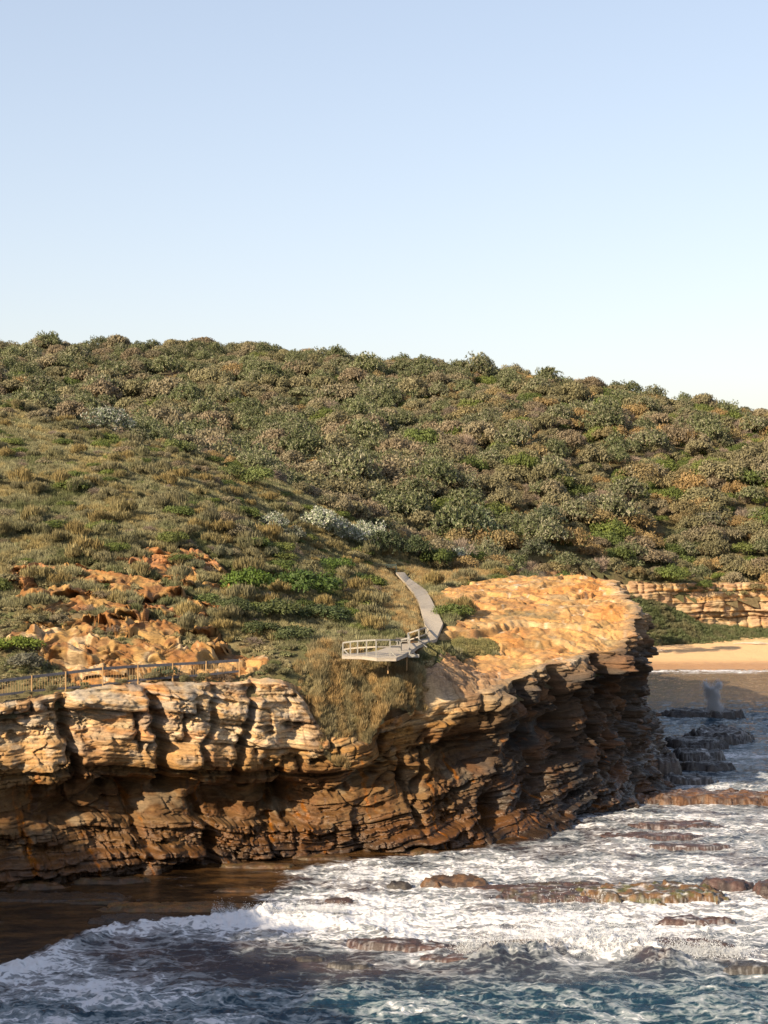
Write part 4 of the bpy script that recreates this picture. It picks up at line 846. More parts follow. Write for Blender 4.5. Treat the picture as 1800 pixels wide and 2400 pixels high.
# --- near slope: heath tufts, undergrowth, dry grass
def blocked(x, y, pathw=1.1):
    ra, rb = rockmask(x, y); return (ra > .55) | (rb > .6) | (polydist(x, y, PATHC, False) < pathw) | ((polydist(x, y, FENCEL, False) < .8) & (x > -40))
indry = lambda x, y: np.any([sdist(x, y, p) > -.3 for p in DRY+[DRYG]], axis=0)
X, Y = jgrid(-62, 34, 117, 262, .62, r); X2, Y2 = jgrid(8, 78, 200, 316, 1.0, r); q2_ = ~((X2 < 34) & (Y2 < 262)); X = np.r_[X, X2[q2_]]; Y = np.r_[Y, Y2[q2_]]; d = sdist(X, Y, LANDPOLY); g = sdist(X, Y, GULLY)
m_ = inframe(X, Y, 1.15) & ((d > 1.6) | ((g > -.1) & (d > -1.6))) & ~blocked(X, Y) & (sdist(X, Y, TURF) < 0) & ~((X > 0) & (Y < 236) & (Y > 205) & False)
X, Y = X[m_], Y[m_]; nn = len(X); low = ss(139, 131, Y+3*fbm(X/5, Y/5, 2, 311)); flat = ss(.0, .03, X/Y+.02)*ss(160, 140, Y)
n1 = fbm(X/8, Y/8, 3, 312); n2 = fbm(X/3, Y/3, 3, 313); dry = indry(X, Y)
pr = [bush_tuft(400+i, 230, .5, .8, .042, .55) for i in range(3)]+[bush_round(410+i, 260, 7, .16, .6, .42) for i in range(3)]+[bush_tuft(420+i, 150, .34, .95, .034, .35) for i in range(2)]
kk = np.where(dry, 2, np.where((low > .5) | (r.random(nn) < .16+.3*ss(0, -8, sdist(X, Y, OUT1))*0), 1, 0)); kk = np.where((low > .5) & (r.random(nn) < .22), 0, kk)
idx = np.select([kk == 0, kk == 1, kk == 2], [r.integers(0, 3, nn), 3+r.integers(0, 3, nn), 6+r.integers(0, 2, nn)])
tn = 1.6*mix(np.array((.150,.140,.078)), np.array((.185,.148,.066)), ss(-.05, .45, n1+.5*n2)); tn = mix(tn, np.array((.10,.115,.045)), ss(.1, .5, -n1+.4*n2)*.8)
tn = np.where((kk == 1)[:, None], 1.45*mix(np.array((.125,.13,.060)), np.array((.195,.165,.09)), ss(-.3, .3, n2)), tn)
tn = np.where((kk == 2)[:, None], mix(np.array((.34,.225,.095)), np.array((.23,.19,.095)), ss(-.2, .4, n2)), tn)*r.uniform(.78, 1.25, (nn, 1))
gz = terr_z(X, Y)-ss(2.6, .6, d[m_])*1.2*(1-ss(-.6, .2, g[m_]))+ss(-.6, .2, g[m_])*.25-ss(.3, -.8, d[m_])*ss(-.6, .2, g[m_])*2
scl = np.where(kk == 0, r.uniform(.75, 1.35, nn), np.where(kk == 1, r.uniform(.6, 1.2, nn), r.uniform(.6, 1.05, nn)))*np.where(low > .5, .75, 1)
scatter_stuff('heath', pr, np.c_[X, Y, gz-.08], r.uniform(0, 6.28, nn), scl, len(pr)-1-idx, tn, 'olive and golden heath, ground cover and dry grass on the near slope', tilt=.12)
X, Y = jgrid(-10, 32, 125, 240, .3, r); m_ = indry(X, Y) & ~blocked(X, Y, .9) & ((sdist(X, Y, LANDPOLY) > .5) | (sdist(X, Y, GULLY) > 0)); X, Y = X[m_], Y[m_]; nn = len(X)
d_ = sdist(X, Y, LANDPOLY); g_ = ss(-.6, .2, sdist(X, Y, GULLY)); zg = terr_z(X, Y)-ss(2.6, .6, d_)*1.2*(1-g_)+g_*.25-ss(.3, -.8, d_)*g_*2
gx_, gy_ = jgrid(-9, 4, 123, 134, .13, r); q_ = sdist(gx_, gy_, GULLY)+.5*fbm(gx_, gy_, 2, 321) > -.35; gx_, gy_ = gx_[q_], gy_[q_]; X = np.r_[X, gx_]; Y = np.r_[Y, gy_]; nn = len(X); d_ = sdist(X, Y, LANDPOLY); g_ = ss(-.6, .2, sdist(X, Y, GULLY)); zg = terr_z(X, Y)-ss(2.6, .6, d_)*1.2*(1-g_)+g_*.25-ss(.3, -.8, d_)*g_*2
tn = mix(np.array((.33,.225,.10)), np.array((.26,.22,.12)), ss(-.3, .3, fbm(X/1.1, Y/1.4, 3, 320)))*(.8+.5*ss(-.3, .3, fbm(X/.8, Y/.8, 2, 322)))[:, None]*r.uniform(.8, 1.2, (nn, 1))
scatter_stuff('dry_grass', [bush_tuft(430+i, 110, .3, .8, .03, .4) for i in range(2)], np.c_[X, Y, zg-.04], r.uniform(0, 6.28, nn), r.uniform(.45, 1.15, nn)*(.75+.5*ss(-.3, .3, fbm(X/.9, Y/.9, 2, 323))), r.integers(0, 2, nn), tn, 'golden dry grass beside the boardwalk and spilling into the gully', tilt=.15)

X, Y = jgrid(-2, 16, 128, 150, .22, r); m_ = sdist(X, Y, TURF) > -.2; X, Y = X[m_], Y[m_]; nn = len(X)
scatter_stuff('turf', [bush_tuft(460+i, 60, .3, .3, .03, .7) for i in range(2)], np.c_[X, Y, terr_z(X, Y)-.02], r.uniform(0, 6.28, nn), r.uniform(.6, 1.2, nn), r.integers(0, 2, nn), mix(np.array((.26,.225,.10)), np.array((.20,.19,.08)), ss(-.3, .3, fbm(X/2, Y/2, 3, 325)))*r.uniform(.85, 1.15, (nn, 1)), 'short dry turf on the flat beside the boardwalk deck')
for i, (fx, fy, s_) in enumerate([(60,1508,.5),(110,1500,.6),(185,1492,.45),(262,1480,.5),(330,1472,.7),(395,1468,.6),(440,1468,.5),(545,1452,.7),(585,1455,.8),(615,1462,.6),(30,1512,.4)]):
    x, y, z = pick(fx, fy); put('heath_shrub' if i % 2 else 'tea_tree_bush', x, y, s_, .9, label='small shrub growing along the cliff rim in front of the fence', group='small shrubs along the cliff rim')
# --- shrubs on the near slope as individuals
X, Y = jgrid(-62, 22, 127, 236, 2.15, r); m_ = inframe(X, Y, 1.05) & ~blocked(X, Y, 2) & (sdist(X, Y, LANDPOLY) > 4) & ~indry(X, Y) & (Y < np.interp(X, [-60, -28, 0, 12, 20], [234, 226, 226, 236, 200]))
m_ &= ~((X > -9) & (Y < 139)) & (sdist(X, Y, TURF) < -1); X, Y = X[m_], Y[m_]
dens = ss(-.25, .35, fbm(X/10, Y/10, 3, 330))*.55+.18+.5*ss(-.16, -.04, X/Y+.06)*ss(215, 150, Y)*1.0; q = r.random(len(X)) < dens; X, Y = X[q], Y[q]; cnt = 0
for x, y in zip(X, Y):
    if any((x-a)**2+(y-b)**2 < s_*s_ for a, b, s_ in used_spots): continue
    u = r.random(); rg = float(ss(-.10, -.02, x/y)); up = y > 165
    if u < .5: put('heath_shrub', x, y, float(r.uniform(.8, 1.7)), float(r.uniform(.8, 1.15))); cnt += 1
    elif u < .5+.16*(1-rg)+.3*rg: put('wattle_bush', x, y, float(r.uniform(.8, 2.0)), float(r.uniform(.6, .95)), label='low green bush in the heath of the near slope', group='green bushes in the near heath')
    elif u < .86: put('tea_tree_bush', x, y, float(r.uniform(.8, 1.8)), float(r.uniform(.6, 1.)), label='grey-green tea tree bush in the heath of the near slope', group='tea tree bushes in the near heath')
    else: put('bare_bush', x, y, float(r.uniform(.7, 1.3)), float(r.uniform(.7, 1.)), label='bare grey twiggy bush in the heath of the near slope', group='bare bushes in the near heath')
print('near shrubs', cnt)

# --- grassy dune spilling from the beach cliff
def dune():
    xs = np.arange(30, 76, .35); ys = np.arange(268, 297, .35); X, Y = np.meshgrid(xs, ys, indexing='ij')
    top = np.interp(X, [30, 43, 50, 55, 58, 66, 76], [10.5, 9.6, 7.8, 5.2, 3.6, 2.9, 2.4]); foot = np.interp(X, [30, 44, 56, 66, 76], [277, 278, 281.5, 286.5, 289])
    def zf(X, Y): tp = np.interp(X, [30, 43, 50, 55, 58, 66, 76], [10.5, 9.6, 7.8, 5.2, 3.6, 2.9, 2.4]); ft = np.interp(X, [30, 44, 56, 66, 76], [277, 278, 281.5, 286.5, 289]); t = (Y-ft)/11.; return .9+(tp-.9)*ss(-.12, 1, t)-ss(.06, -.06, t)*1.5+.25*fbm(X/3, Y/3, 2, 341)*ss(0, .2, t)
    Z = zf(X, Y); V = np.stack([X, Y, Z], -1).reshape(-1, 3); tag(mesh_np('dune', V, grid_faces(*X.shape), M_SOIL, cols=np.tile((.12, .11, .055), (len(V), 1))), kind='structure')
    X, Y = jgrid(30, 76, 276, 296, .62, r); ft = np.interp(X, [30, 44, 56, 66, 76], [277, 278, 281.5, 286.5, 289]); q = Y > ft-.2; X, Y = X[q], Y[q]; nn = len(X)
    tn = mix(np.array((.115,.135,.06)), np.array((.17,.16,.085)), ss(-.2, .4, fbm(X/4, Y/4, 3, 342)))*r.uniform(.75, 1.2, (nn, 1))
    scatter_stuff('dune_grass', [bush_tuft(440+i, 170, .5, .9, .05, .6) for i in range(2)]+[bush_round(450, 260, 7, .18, .6, .5)], np.c_[X, Y, zf(X, Y)-.05], r.uniform(0, 6.28, nn), r.uniform(.7, 1.35, nn), r.integers(0, 3, nn), tn, 'green dune grass and creepers below the beach cliff', tilt=.15)
dune()

# ------------------------------------------------------------------ boardwalk
def zoomF(zx, zy): return ((zx/4.1475+750)/K, (zy/4.1475+1300)/K)
def onplane(zx, zy, z):
    fx, fy = zoomF(zx, zy); x, y = sea(fx, fy, z); return Vector((x, y, z))
def zat(x, y): return float(landq(np.array([x]), np.array([y]))[0])
DZ = 15.0
def edge(pts):
    out = []
    for zx, zy, md in pts:
        if md == 0: out.append(onplane(zx, zy, DZ))
        else:
            fx, fy = zoomF(zx, zy); x, y, z = pick(fx, fy, 100, lift=.3); out.append(Vector((x, y, z)))
    return out
RE = edge([(820,170,1),(870,230,1),(1035,345,1),(1080,430,1),(1195,665,1),(1130,820,0),(1060,838,0),(950,885,0),(870,950,0),(740,1003,0),(555,1003,0),(410,985,0),(215,980,0)])
LE = edge([(740,170,1),(830,270,1),(915,370,1),(970,480,1),(1000,590,1),(1022,680,1),(985,745,0),(860,805,0),(760,850,0),(640,905,0),(540,938,0),(400,955,0),(215,962,0)])
ey = [z for z in ((RE[4].y, 0),)]
for E in (RE, LE):                                 # ease the far part down to the deck height
    for v in E:
        pass
def along(E, n):
    s_ = [0]
    for i in range(1, len(E)): s_.append(s_[-1]+1.0)
    return E
bw = empty('boardwalk', (0, 0, 0)); tag(bw, 'weathered grey timber boardwalk winding over the headland to a railed deck', 'boardwalk')
mbp = MB()
for i in range(len(RE)-1):
    a0, a1, b0, b1 = RE[i], RE[i+1], LE[i], LE[i+1]; n = max(1, int(round(max((a1-a0).length, (b1-b0).length)/.15)))
    for k in range(n):
        f0 = k/n; f1 = (k+.93)/n; jz = random.uniform(-.006, .006); jj = random.uniform(-.02, .02)
        q = [a0.lerp(a1, f0), a0.lerp(a1, f1), b0.lerp(b1, f1), b0.lerp(b1, f0)]; u = (q[3]-q[0]).normalized()*jj
        q = [v+Vector((0, 0, jz))+u for v in q]; lo = [v-Vector((0, 0, .05)) for v in q]
        mbp.add([tuple(v) for v in q+lo], [(0, 1, 2, 3), (7, 6, 5, 4), (0, 4, 5, 1), (1, 5, 6, 2), (2, 6, 7, 3), (3, 7, 4, 0)])
mbp.build('deck', M_TIMBER, bw)
for E in (RE, LE):
    mb = MB()
    for i in range(len(E)-1):
        if (E[i+1]-E[i]).length > .1: mb.bar(E[i]-Vector((0, 0, .16)), E[i+1]-Vector((0, 0, .16)), .07, .2)
    mb.build('bearer', M_TIMBER, bw)
def post(zx, ybot, ytop, mat=M_WHITE, wd=.11, z=DZ, name='post', ext=.25):
    b = onplane(zx, ybot, z); s_ = FPX/b.y*4.1475; h = (ybot-ytop)/s_; mb = MB(); mb.bar(b-Vector((0, 0, ext)), b+Vector((0, 0, h)), wd, wd); mb.build(name, mat, bw); return b, h
PO = {}
for nm, zx, yb, yt in [('a',222,965,862),('b',295,968,850),('c',365,972,844),('d',452,980,838),('e',545,990,834),('f',680,985,834),('g',870,958,814),('h',960,868,735),('i',1030,790,714),('j',752,935,840),('k',778,955,835),('l',855,862,770)]:
    b, h = post(zx, yb, yt); PO[nm] = (b, b+Vector((0, 0, h)))
def rail(chain, drop=0., wd=.09, ht=.12, name='rail'):
    mb = MB()
    for a, b in zip(chain[:-1], chain[1:]): mb.bar(PO[a][1]-Vector((0, 0, drop-.04)), PO[b][1]-Vector((0, 0, drop-.04)), wd, ht)
    mb.build(name, M_WHITE if drop == 0 else M_TIMBER, bw)
rail('abcdef'); rail('jkg'); rail('glhi'); rail('fk')
rail('abcdef', .55, .05, .11, 'mid_rail'); rail('glhi', .6, .05, .11, 'mid_rail'); rail('fk', .55, .05, .11, 'mid_rail')
for nm, dx in (('a', .75), ('f', .75), ('g', .65), ('h', .7), ('i', .35)):
    b = PO[nm][0]; mb = MB(); mb.bar(b+Vector((0, -.03, .42)), b+Vector((dx, -.12, -.28)), .07, .1); mb.build('brace', M_WHITE, bw)
for a, b in (('e', 'f'), ('g', 'g')):
    p0 = PO[a][0]+Vector((-.1, -.12, -.2)); p1 = PO[b][0]+Vector((.78, -.12, -.2)); mb = MB(); mb.bar(p0, p1, .09, .26); mb.build('fascia', M_WHITE, bw)
for zx, yt, yb in ((660,1010,1110),(845,985,1078)):
    t_ = onplane(zx, yt, DZ-.25); h = (yb-yt)/(FPX/t_.y*4.1475); mb = MB(); mb.bar(t_+Vector((0, .15, 0)), t_+Vector((0, .15, -h-.4)), .1, .1); mb.build('support_post', M_POST, bw)
# lectern-style sign on the railing
sg = empty('information_sign', tuple(onplane(790, 930, DZ))); tag(sg, 'small tilted information panel on the inner railing of the deck', 'sign')
mb = MB(); mb.bar((0, 0, -.1), (0, 0, .85), .1, .1); mb.build('leg', M_WHITE, sg)
mb = MB(); mb.bar((-.45, -.1, .92), (.45, -.1, .92), .5, .04, (0, .5, .87)); mb.build('panel', plain('sign_panel', (.24, .21, .17), .4, .2), sg)
mb = MB(); mb.bar((-.48, -.34, .78), (.48, -.34, .78), .05, .07); mb.build('frame', M_WHITE, sg)
# bench at the head of the walk
bx_, by_, bz_ = pick(*zoomF(672, 152)); by_ -= 1
bn = empty('park_bench', (bx_, by_, zat(bx_, by_)+.1), .1); tag(bn, 'dark green slatted bench in the shade at the head of the boardwalk', 'bench')
mb = MB(); [mb.bar((-1.0, .08*k-.1, .45), (1.0, .08*k-.1, .45), .065, .04) for k in range(-2, 3)]; mb.build('seat', M_GREEN, bn)
mb = MB(); [mb.bar((-1.0, .26+.03*k, .6+.12*k), (1.0, .26+.03*k, .6+.12*k), .03, .09) for k in range(3)]; mb.build('backrest', M_GREEN, bn)
for x in (-.9, .9):
    mb = MB(); mb.bar((x, -.25, -.1), (x, -.25, .44), .07, .07); mb.bar((x, .2, -.1), (x, .32, .92), .07, .07); mb.bar((x, -.25, .4), (x, .25, .4), .06, .05); mb.build('leg', M_GREEN, bn)

# ------------------------------------------------------------------ safety fence on the left
fe = empty('safety_fence', (0, 0, 0)); tag(fe, 'baluster fence with dark rails and golden posts along the cliff path', 'fence')
def z3F(zx, zy): return (zx/2.765/K, (zy/2.765+1500)/K)
fp = []
for zx, yt, yb, Y in [(-245,255,395,117.0),(-20,258,372,118.0),(205,228,345,119.2),(425,203,325,120.4),(665,175,305,121.7),(893,160,272,123.0),(1118,148,255,124.2),(1335,136,238,125.4),(1550,122,215,126.6)]:
    fx, fy = z3F(zx, yt); a = Vector(P(fx, fy, Y)); fx, fy = z3F(zx, yb); b = Vector(P(fx, fy, Y)); fp.append((a, b))
    mb = MB(); mb.bar(b-Vector((0, 0, .3)), a, .11, .11); mb.build('post', M_POST, fe)
for (a0, b0), (a1, b1) in zip(fp[:-1], fp[1:]):
    mb = MB(); mb.bar(a0-Vector((0, 0, .12)), a1-Vector((0, 0, .12)), .08, .20); mb.build('top_rail', M_RAIL, fe)
    lo0 = b0+Vector((0, 0, .16)); lo1 = b1+Vector((0, 0, .16)); mb = MB(); mb.bar(lo0, lo1, .08, .16); mb.build('bottom_rail', M_RAIL, fe)
    for k in range(1, 13):
        f = k/13; t0 = (a0-Vector((0, 0, .15))).lerp(a1-Vector((0, 0, .15)), f); u0 = lo0.lerp(lo1, f); mb = MB(); mb.bar(u0, t0, .022, .022); mb.build('baluster', M_POST, fe)

# ------------------------------------------------------------------ rocks in the wash, boulders
def slab(fx, fy, rx, ry, h, seed, label, cat='rock', rot=0., wetc=.8, cols_=None, step=.09, tilt=0., z0=0., name='rock_ledge', moss=0., wash=0., sharp=.27, group=None, water=True):
    x0, y0 = sea(fx, fy) if water else pick(fx, fy)[:2]
    u = np.arange(-rx*1.25, rx*1.25, step); v = np.arange(-ry*1.3, ry*1.3, step); U, Vv = np.meshgrid(u, v, indexing='ij')
    e = 1-(np.abs(U/rx)**2.3+np.abs(Vv/ry)**2.3)**.45+.20*fbm(U/1.6+seed, Vv/1.3, 3, seed)+.012*fbm(U/.5, Vv/.5+seed, 3, seed+1)
    fu, fue = facets(U/1.15+.1*fbm(U, Vv, 2, seed), Vv/.8, seed+12, .9); fw, fwe = facets(U/.45, Vv/.4, seed+13, .9); e = e+.22*fu; h = h*.72; top = h*(1+.35*fbm(U/2, Vv/2, 3, seed+2))+tilt*U
    q = np.clip(e/sharp, -1.2, 1); st = top*np.where(q > 0, np.clip(q, 0, 1)**.6, q*1.5)-.0
    st = np.where(q < 1, terrace(st+.05*fbm(U/.6, Vv/.6, 2, seed+3), max(.18, h*.3), .7), st)
    rel = terrace(fbm(U/1.1, Vv/1.6, 3, seed+4)*1.1, .3, .8)*.07*min(1, h*1.6)+.018*fbm(U/.25, Vv/.25, 3, seed+5)
    Z = st+rel*ss(.2, 1, q)+(.13*fu+.05*fw-.10*np.exp(-fue/.03))*ss(.35, .9, q)*min(1, h*2)
    Z = np.maximum(Z, -1.2); base_ = cols_ or ((.10, .055, .032), (.055, .04, .033))
    c = mix(np.array(base_[0]), np.array(base_[1]), ss(-.3, .3, fbm(U/.9, Vv/.9, 3, seed+6)))
    c = mix(c, np.array((.07, .075, .02)), moss*ss(.0, .4, fbm(U/1.1, Vv/.8, 3, seed+7)))
    c = mix(c, np.array((.7, .7, .72)), np.clip(wash*.32*ss(.1, .5, fbm(U/.14, Vv/.8, 3, seed+8)+.1)*ss(.9, .4, q)*ss(.0, -.05, Vv)+wash*.75*ss(.1, .5, fbm(U/1.3, Vv/.35, 4, seed+9))*ss(.5, .9, q), 0, 1))
    cr, sr = math.cos(rot), math.sin(rot); XX = U*cr-Vv*sr; YY = U*sr+Vv*cr
    keep = Z > -1.15
    V = np.stack([XX, YY, Z], -1).reshape(-1, 3); cc = np.c_[c.reshape(-1, 3), np.full(V.shape[0], wetc)]
    F = grid_faces(*XX.shape, keep); V, F, cc = prune(V, F, cc)
    o = mesh_np(name, V, F, M_ROCK, cols=cc); o.location = (x0, y0, z0); return tag(o, label, cat, group)
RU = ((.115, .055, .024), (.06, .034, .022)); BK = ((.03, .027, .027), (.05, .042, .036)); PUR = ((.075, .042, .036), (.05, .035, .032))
slab(1580,1730,9.6,2.3,.95,501,'long rust-brown rock shelf running out from the headland foot with water pouring off it',cols_=RU,wash=.2,rot=-.04)
slab(1455,1785,3.9,1.1,.42,502,'low flat brown rock awash just below the long rust shelf',cols_=PUR,wash=.5)
slab(1400,1806,4.4,1.0,.22,503,'barely emerging purple-brown rock nearest the headland foot',cols_=PUR,wash=.3)
slab(1235,1930,5.0,2.4,.46,504,'broad dark flat rock table in the middle of the white wash',cols_=PUR,wash=.35,moss=.3)
slab(1405,1938,4.8,2.1,.85,505,'stepped mossy rock ledge with a curtain of water on its right edge',moss=.8,wash=.7,cols_=((.13,.07,.03),(.06,.045,.03)))
slab(1572,1918,1.9,1.0,.85,506,'smooth dark hump of rock right of the mossy ledge',cols_=PUR,name='boulder')
slab(1668,1930,1.3,1.1,1.0,507,'dark boulder cut by the right edge of the picture',cols_=PUR,name='boulder')
slab(985,1910,2.5,1.3,.62,508,'knobbly brown rock cluster left of the broad rock table',cols_=((.13,.07,.035),(.06,.04,.03)))
slab(1085,1920,2.1,.7,.22,509,'thin strip of rock between the knobbly cluster and the broad table',cols_=PUR)
slab(862,1915,.8,.6,.45,510,'small black rock alone in foam left of the knobbly cluster',cols_=BK)
slab(735,1948,1.1,.5,.25,511,'small crescent of rock in the foam at left',cols_=PUR)
slab(880,2045,3.6,1.1,.42,512,'low reef edge with white water falling over its front, left of the breaking wave',cols_=PUR,wash=.6,rot=-.25)
slab(1000,2075,2.6,.8,.35,513,'brown reef hump at the seaward front of the wash',cols_=PUR,wash=.5,rot=-.1)
slab(1130,2045,2.4,.9,.42,514,'orange-brown reef edge just left of the breaking wave',cols_=((.15,.08,.03),(.07,.045,.03)),wash=.5)
slab(1480,2045,3.0,.9,.5,515,'reef ledge with foam draining off it, right of the breaking wave',cols_=PUR,wash=.8)
slab(1500,1995,2.3,.7,.5,516,'ledge with a small waterfall right of the mossy rock',cols_=PUR,wash=.8)
slab(1640,2095,2.0,.7,.5,517,'dark rounded reef at the lower right edge',cols_=BK,wash=.4)
slab(760,2088,1.3,.5,.3,518,'small dark rock in green water at the lower left of the wash',cols_=BK,wash=.3)
slab(670,2075,.9,.4,.25,519,'tiny dark rock left of the one in green water',cols_=BK)
slab(1480,1830,3.3,.8,.3,520,'submerged rock with white water streaming over, below the flat brown rock',cols_=PUR,wash=.8)
slab(390,1962,5.0,1.2,.30,521,'orange-brown low ledge at the edge of the calm brown pool',cols_=((.17,.075,.02),(.08,.045,.02)),moss=.3)
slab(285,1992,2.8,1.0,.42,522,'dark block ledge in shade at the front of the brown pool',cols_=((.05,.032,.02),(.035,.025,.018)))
slab(110,1940,5.5,1.3,.2,523,'dark wet rock sheet at the left foot of the cliff',cols_=((.06,.035,.018),(.035,.025,.018)))
for i, (fx, fy, rx, ry, h) in enumerate([(40,1915,3.2,1.0,.45),(235,1905,2.6,.8,.4),(560,1872,2.8,.7,.3),(700,1855,2.2,.6,.3),(890,1842,2.0,.6,.3),(200,1950,2.0,.5,.2),(520,1925,1.8,.5,.16)]):
    slab(fx, fy, rx, ry, h, 540+i, ['wet brown ledge at the very left foot of the cliff','low brown shelf stone beside the left end of the pool','thin rock lip at the foot of the cliff behind the pool','brown rock step where the pool narrows','wet rock step below the middle of the cliff','dark stone barely breaking the surface of the pool','small smooth stone near the right end of the pool'][i], cols_=((.09,.045,.018),(.05,.03,.016)), moss=.2)
# dark terraces in the headland's shade
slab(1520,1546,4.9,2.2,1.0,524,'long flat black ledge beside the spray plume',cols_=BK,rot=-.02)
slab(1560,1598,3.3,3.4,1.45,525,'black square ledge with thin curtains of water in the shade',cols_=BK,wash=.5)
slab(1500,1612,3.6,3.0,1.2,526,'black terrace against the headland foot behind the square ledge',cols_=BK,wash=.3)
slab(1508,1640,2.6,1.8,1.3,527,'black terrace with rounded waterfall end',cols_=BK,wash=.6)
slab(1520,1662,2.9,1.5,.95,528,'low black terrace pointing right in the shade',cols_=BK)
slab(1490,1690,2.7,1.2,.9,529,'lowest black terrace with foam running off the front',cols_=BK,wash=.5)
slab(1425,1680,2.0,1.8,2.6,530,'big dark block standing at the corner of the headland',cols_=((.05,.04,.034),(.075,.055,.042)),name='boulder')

def boulder(fx, fy, sx, sy, sz, seed, label, col, Y=None, z=None, dipb=0., wetc=.3, rz=0., lam=.1, rough=.16, strat=1.):
    n = 96; th = np.linspace(0, np.pi, n//2); ph = np.linspace(0, 2*np.pi, n+1)[:-1]; T, Pp = np.meshgrid(th, ph, indexing='ij')
    x = np.sin(T)*np.cos(Pp); y = np.sin(T)*np.sin(Pp); z_ = np.cos(T); sc_ = (np.abs(x)**3.2+np.abs(y)**3.2+np.abs(z_)**3.2)**(-1/3.2); x, y, z_ = x*sc_, y*sc_, z_*sc_
    d = 1+rough*fbm(x*1.3+seed, y*1.3+z_*1.1, 3, seed)+rough*.5*fbm(x*4+seed, z_*4+y*2, 3, seed+1)
    X = x*sx*d; Y_ = y*sy*d; Z = z_*sz*d; b = (Z+dipb*X)*1.; i2, t2, d2 = bed(B2, b+seed); k = ((h2(i2, i2*0, seed+2)-.5)*.35-.2*np.exp(-d2/.05))*strat
    X = X*(1+k/max(sx, 1)); Y_ = Y_*(1+k/max(sy, 1)); c0, c1 = np.array(col[0]), np.array(col[1])
    c = mix(c0, c1, ss(-.3, .3, fbm(X*1.2, b*3, 3, seed+3)+h2(i2, i2*0, seed+4)-.5))
    V = np.stack([X, Y_, Z], -1).reshape(-1, 3); m_ = n//2; i = np.arange(m_*n).reshape(m_, n); ir = np.roll(i, -1, 1)
    F = np.stack([i[:-1], i[1:], ir[1:], ir[:-1]], -1).reshape(-1, 4)
    o = mesh_np('boulder', V, F, M_ROCK, cols=np.c_[c.reshape(-1, 3), np.full(len(V), wetc)])
    if Y is None: x0, y0, z0 = pick(fx, fy)
    else: x0, y0, z0 = P(fx, fy, Y)
    o.location = (x0, y0, z0 if z is None else z); o.rotation_euler = (0, 0, rz); return tag(o, label, 'rock')
boulder(1325,1690,3.9,2.6,3.3,601,'great rust-brown layered rock mass slumped at the foot of the headland',((.17,.07,.025),(.08,.045,.03)),Y=139.6,z=1.8,dipb=.5,wetc=.7,rough=.3)
boulder(1290,1735,2.6,1.6,1.2,602,'reddish wave-washed rock below the great rust-brown mass',((.14,.06,.045),(.10,.05,.04)),Y=136.2,z=.4,wetc=.6,rough=.25)
boulder(955,1815,1.7,1.1,.75,603,'rounded brown boulder lying at the foot of the middle cliff',((.15,.085,.045),(.11,.06,.03)),Y=126,z=.5,wetc=.4,strat=.4)
boulder(1040,1800,1.6,.9,.5,604,'flat tilted slab at the foot of the cliff right of the rounded boulder',((.13,.09,.06),(.08,.06,.045)),Y=127.5,z=.4,wetc=.4)
boulder(425,1838,2.6,1.5,1.3,605,'big flat-topped tan rock at the foot of the left cliff',((.24,.14,.07),(.17,.09,.045)),Y=120.6,z=1.0,wetc=.3,strat=.8)
boulder(1150,1775,2.4,1.5,1.2,606,'rusty ledge rock between the cave and the slumped mass',((.15,.065,.025),(.09,.05,.03)),Y=132,z=.8,wetc=.6,rough=.25)
for a in [(385,1210,2.3,1.0,.5,611,'dark brown slab capping the top of the orange outcrop',((.10,.065,.045),(.30,.19,.09))),
 (340,1203,1.2,.9,.45,612,'pale gold end of the rock slab at the top of the outcrop',((.50,.34,.15),(.45,.26,.1))),
 (310,1447,1.1,.9,.62,613,'dark brown rounded boulder just behind the fence',((.12,.06,.04),(.09,.05,.035))),
 (372,1440,1.0,.8,.55,614,'squat brown boulder behind the fence, right of the rounded one',((.15,.08,.05),(.11,.065,.04))),
 (250,1345,.7,.6,.5,615,'pale pinkish block lying loose on the outcrop slope',((.5,.33,.2),(.45,.2,.08))),
 (150,1300,.8,.6,.5,616,'red-orange block at the left end of the outcrop',((.42,.15,.05),(.4,.2,.1))),
 (430,1330,.9,.7,.5,617,'grey-brown lump of rock on the right side of the outcrop',((.22,.13,.08),(.16,.1,.06))),
 (140,1520,1.2,.8,.5,618,'brown clod of earth hanging at the cliff rim below the fence',((.16,.10,.05),(.12,.08,.04)))]: boulder(*a[:8] if False else (a[0], a[1], a[2], a[3], a[4], a[5], a[6], a[7]))
for i, (fx, fy) in enumerate([(505,1265),(395,1248),(450,1262),(415,1300),(520,1375),(200,1312),(275,1290),(120,1340)]):
    boulder(fx, fy, random.uniform(.9, 1.6), .8, random.uniform(.3, .5), 630+i, ['flat dark ledge stone at the right edge of the outcrop','thin dark slab under the capping rock','orange thin slab in the upper outcrop','brown stone in the middle of the outcrop','pale stone low on the right of the outcrop','orange block in the rubble of the outcrop','pale block in the upper rubble of the outcrop','rust-stained stone low on the left of the outcrop'][i], [((.10,.06,.04),(.3,.16,.06)),((.12,.07,.04),(.08,.05,.03)),((.45,.22,.07),(.25,.12,.05)),((.2,.11,.06),(.14,.08,.05)),((.5,.36,.2),(.42,.25,.1)),((.45,.2,.06),(.35,.16,.06)),((.5,.37,.22),(.45,.26,.1)),((.3,.12,.05),(.2,.1,.05))][i])
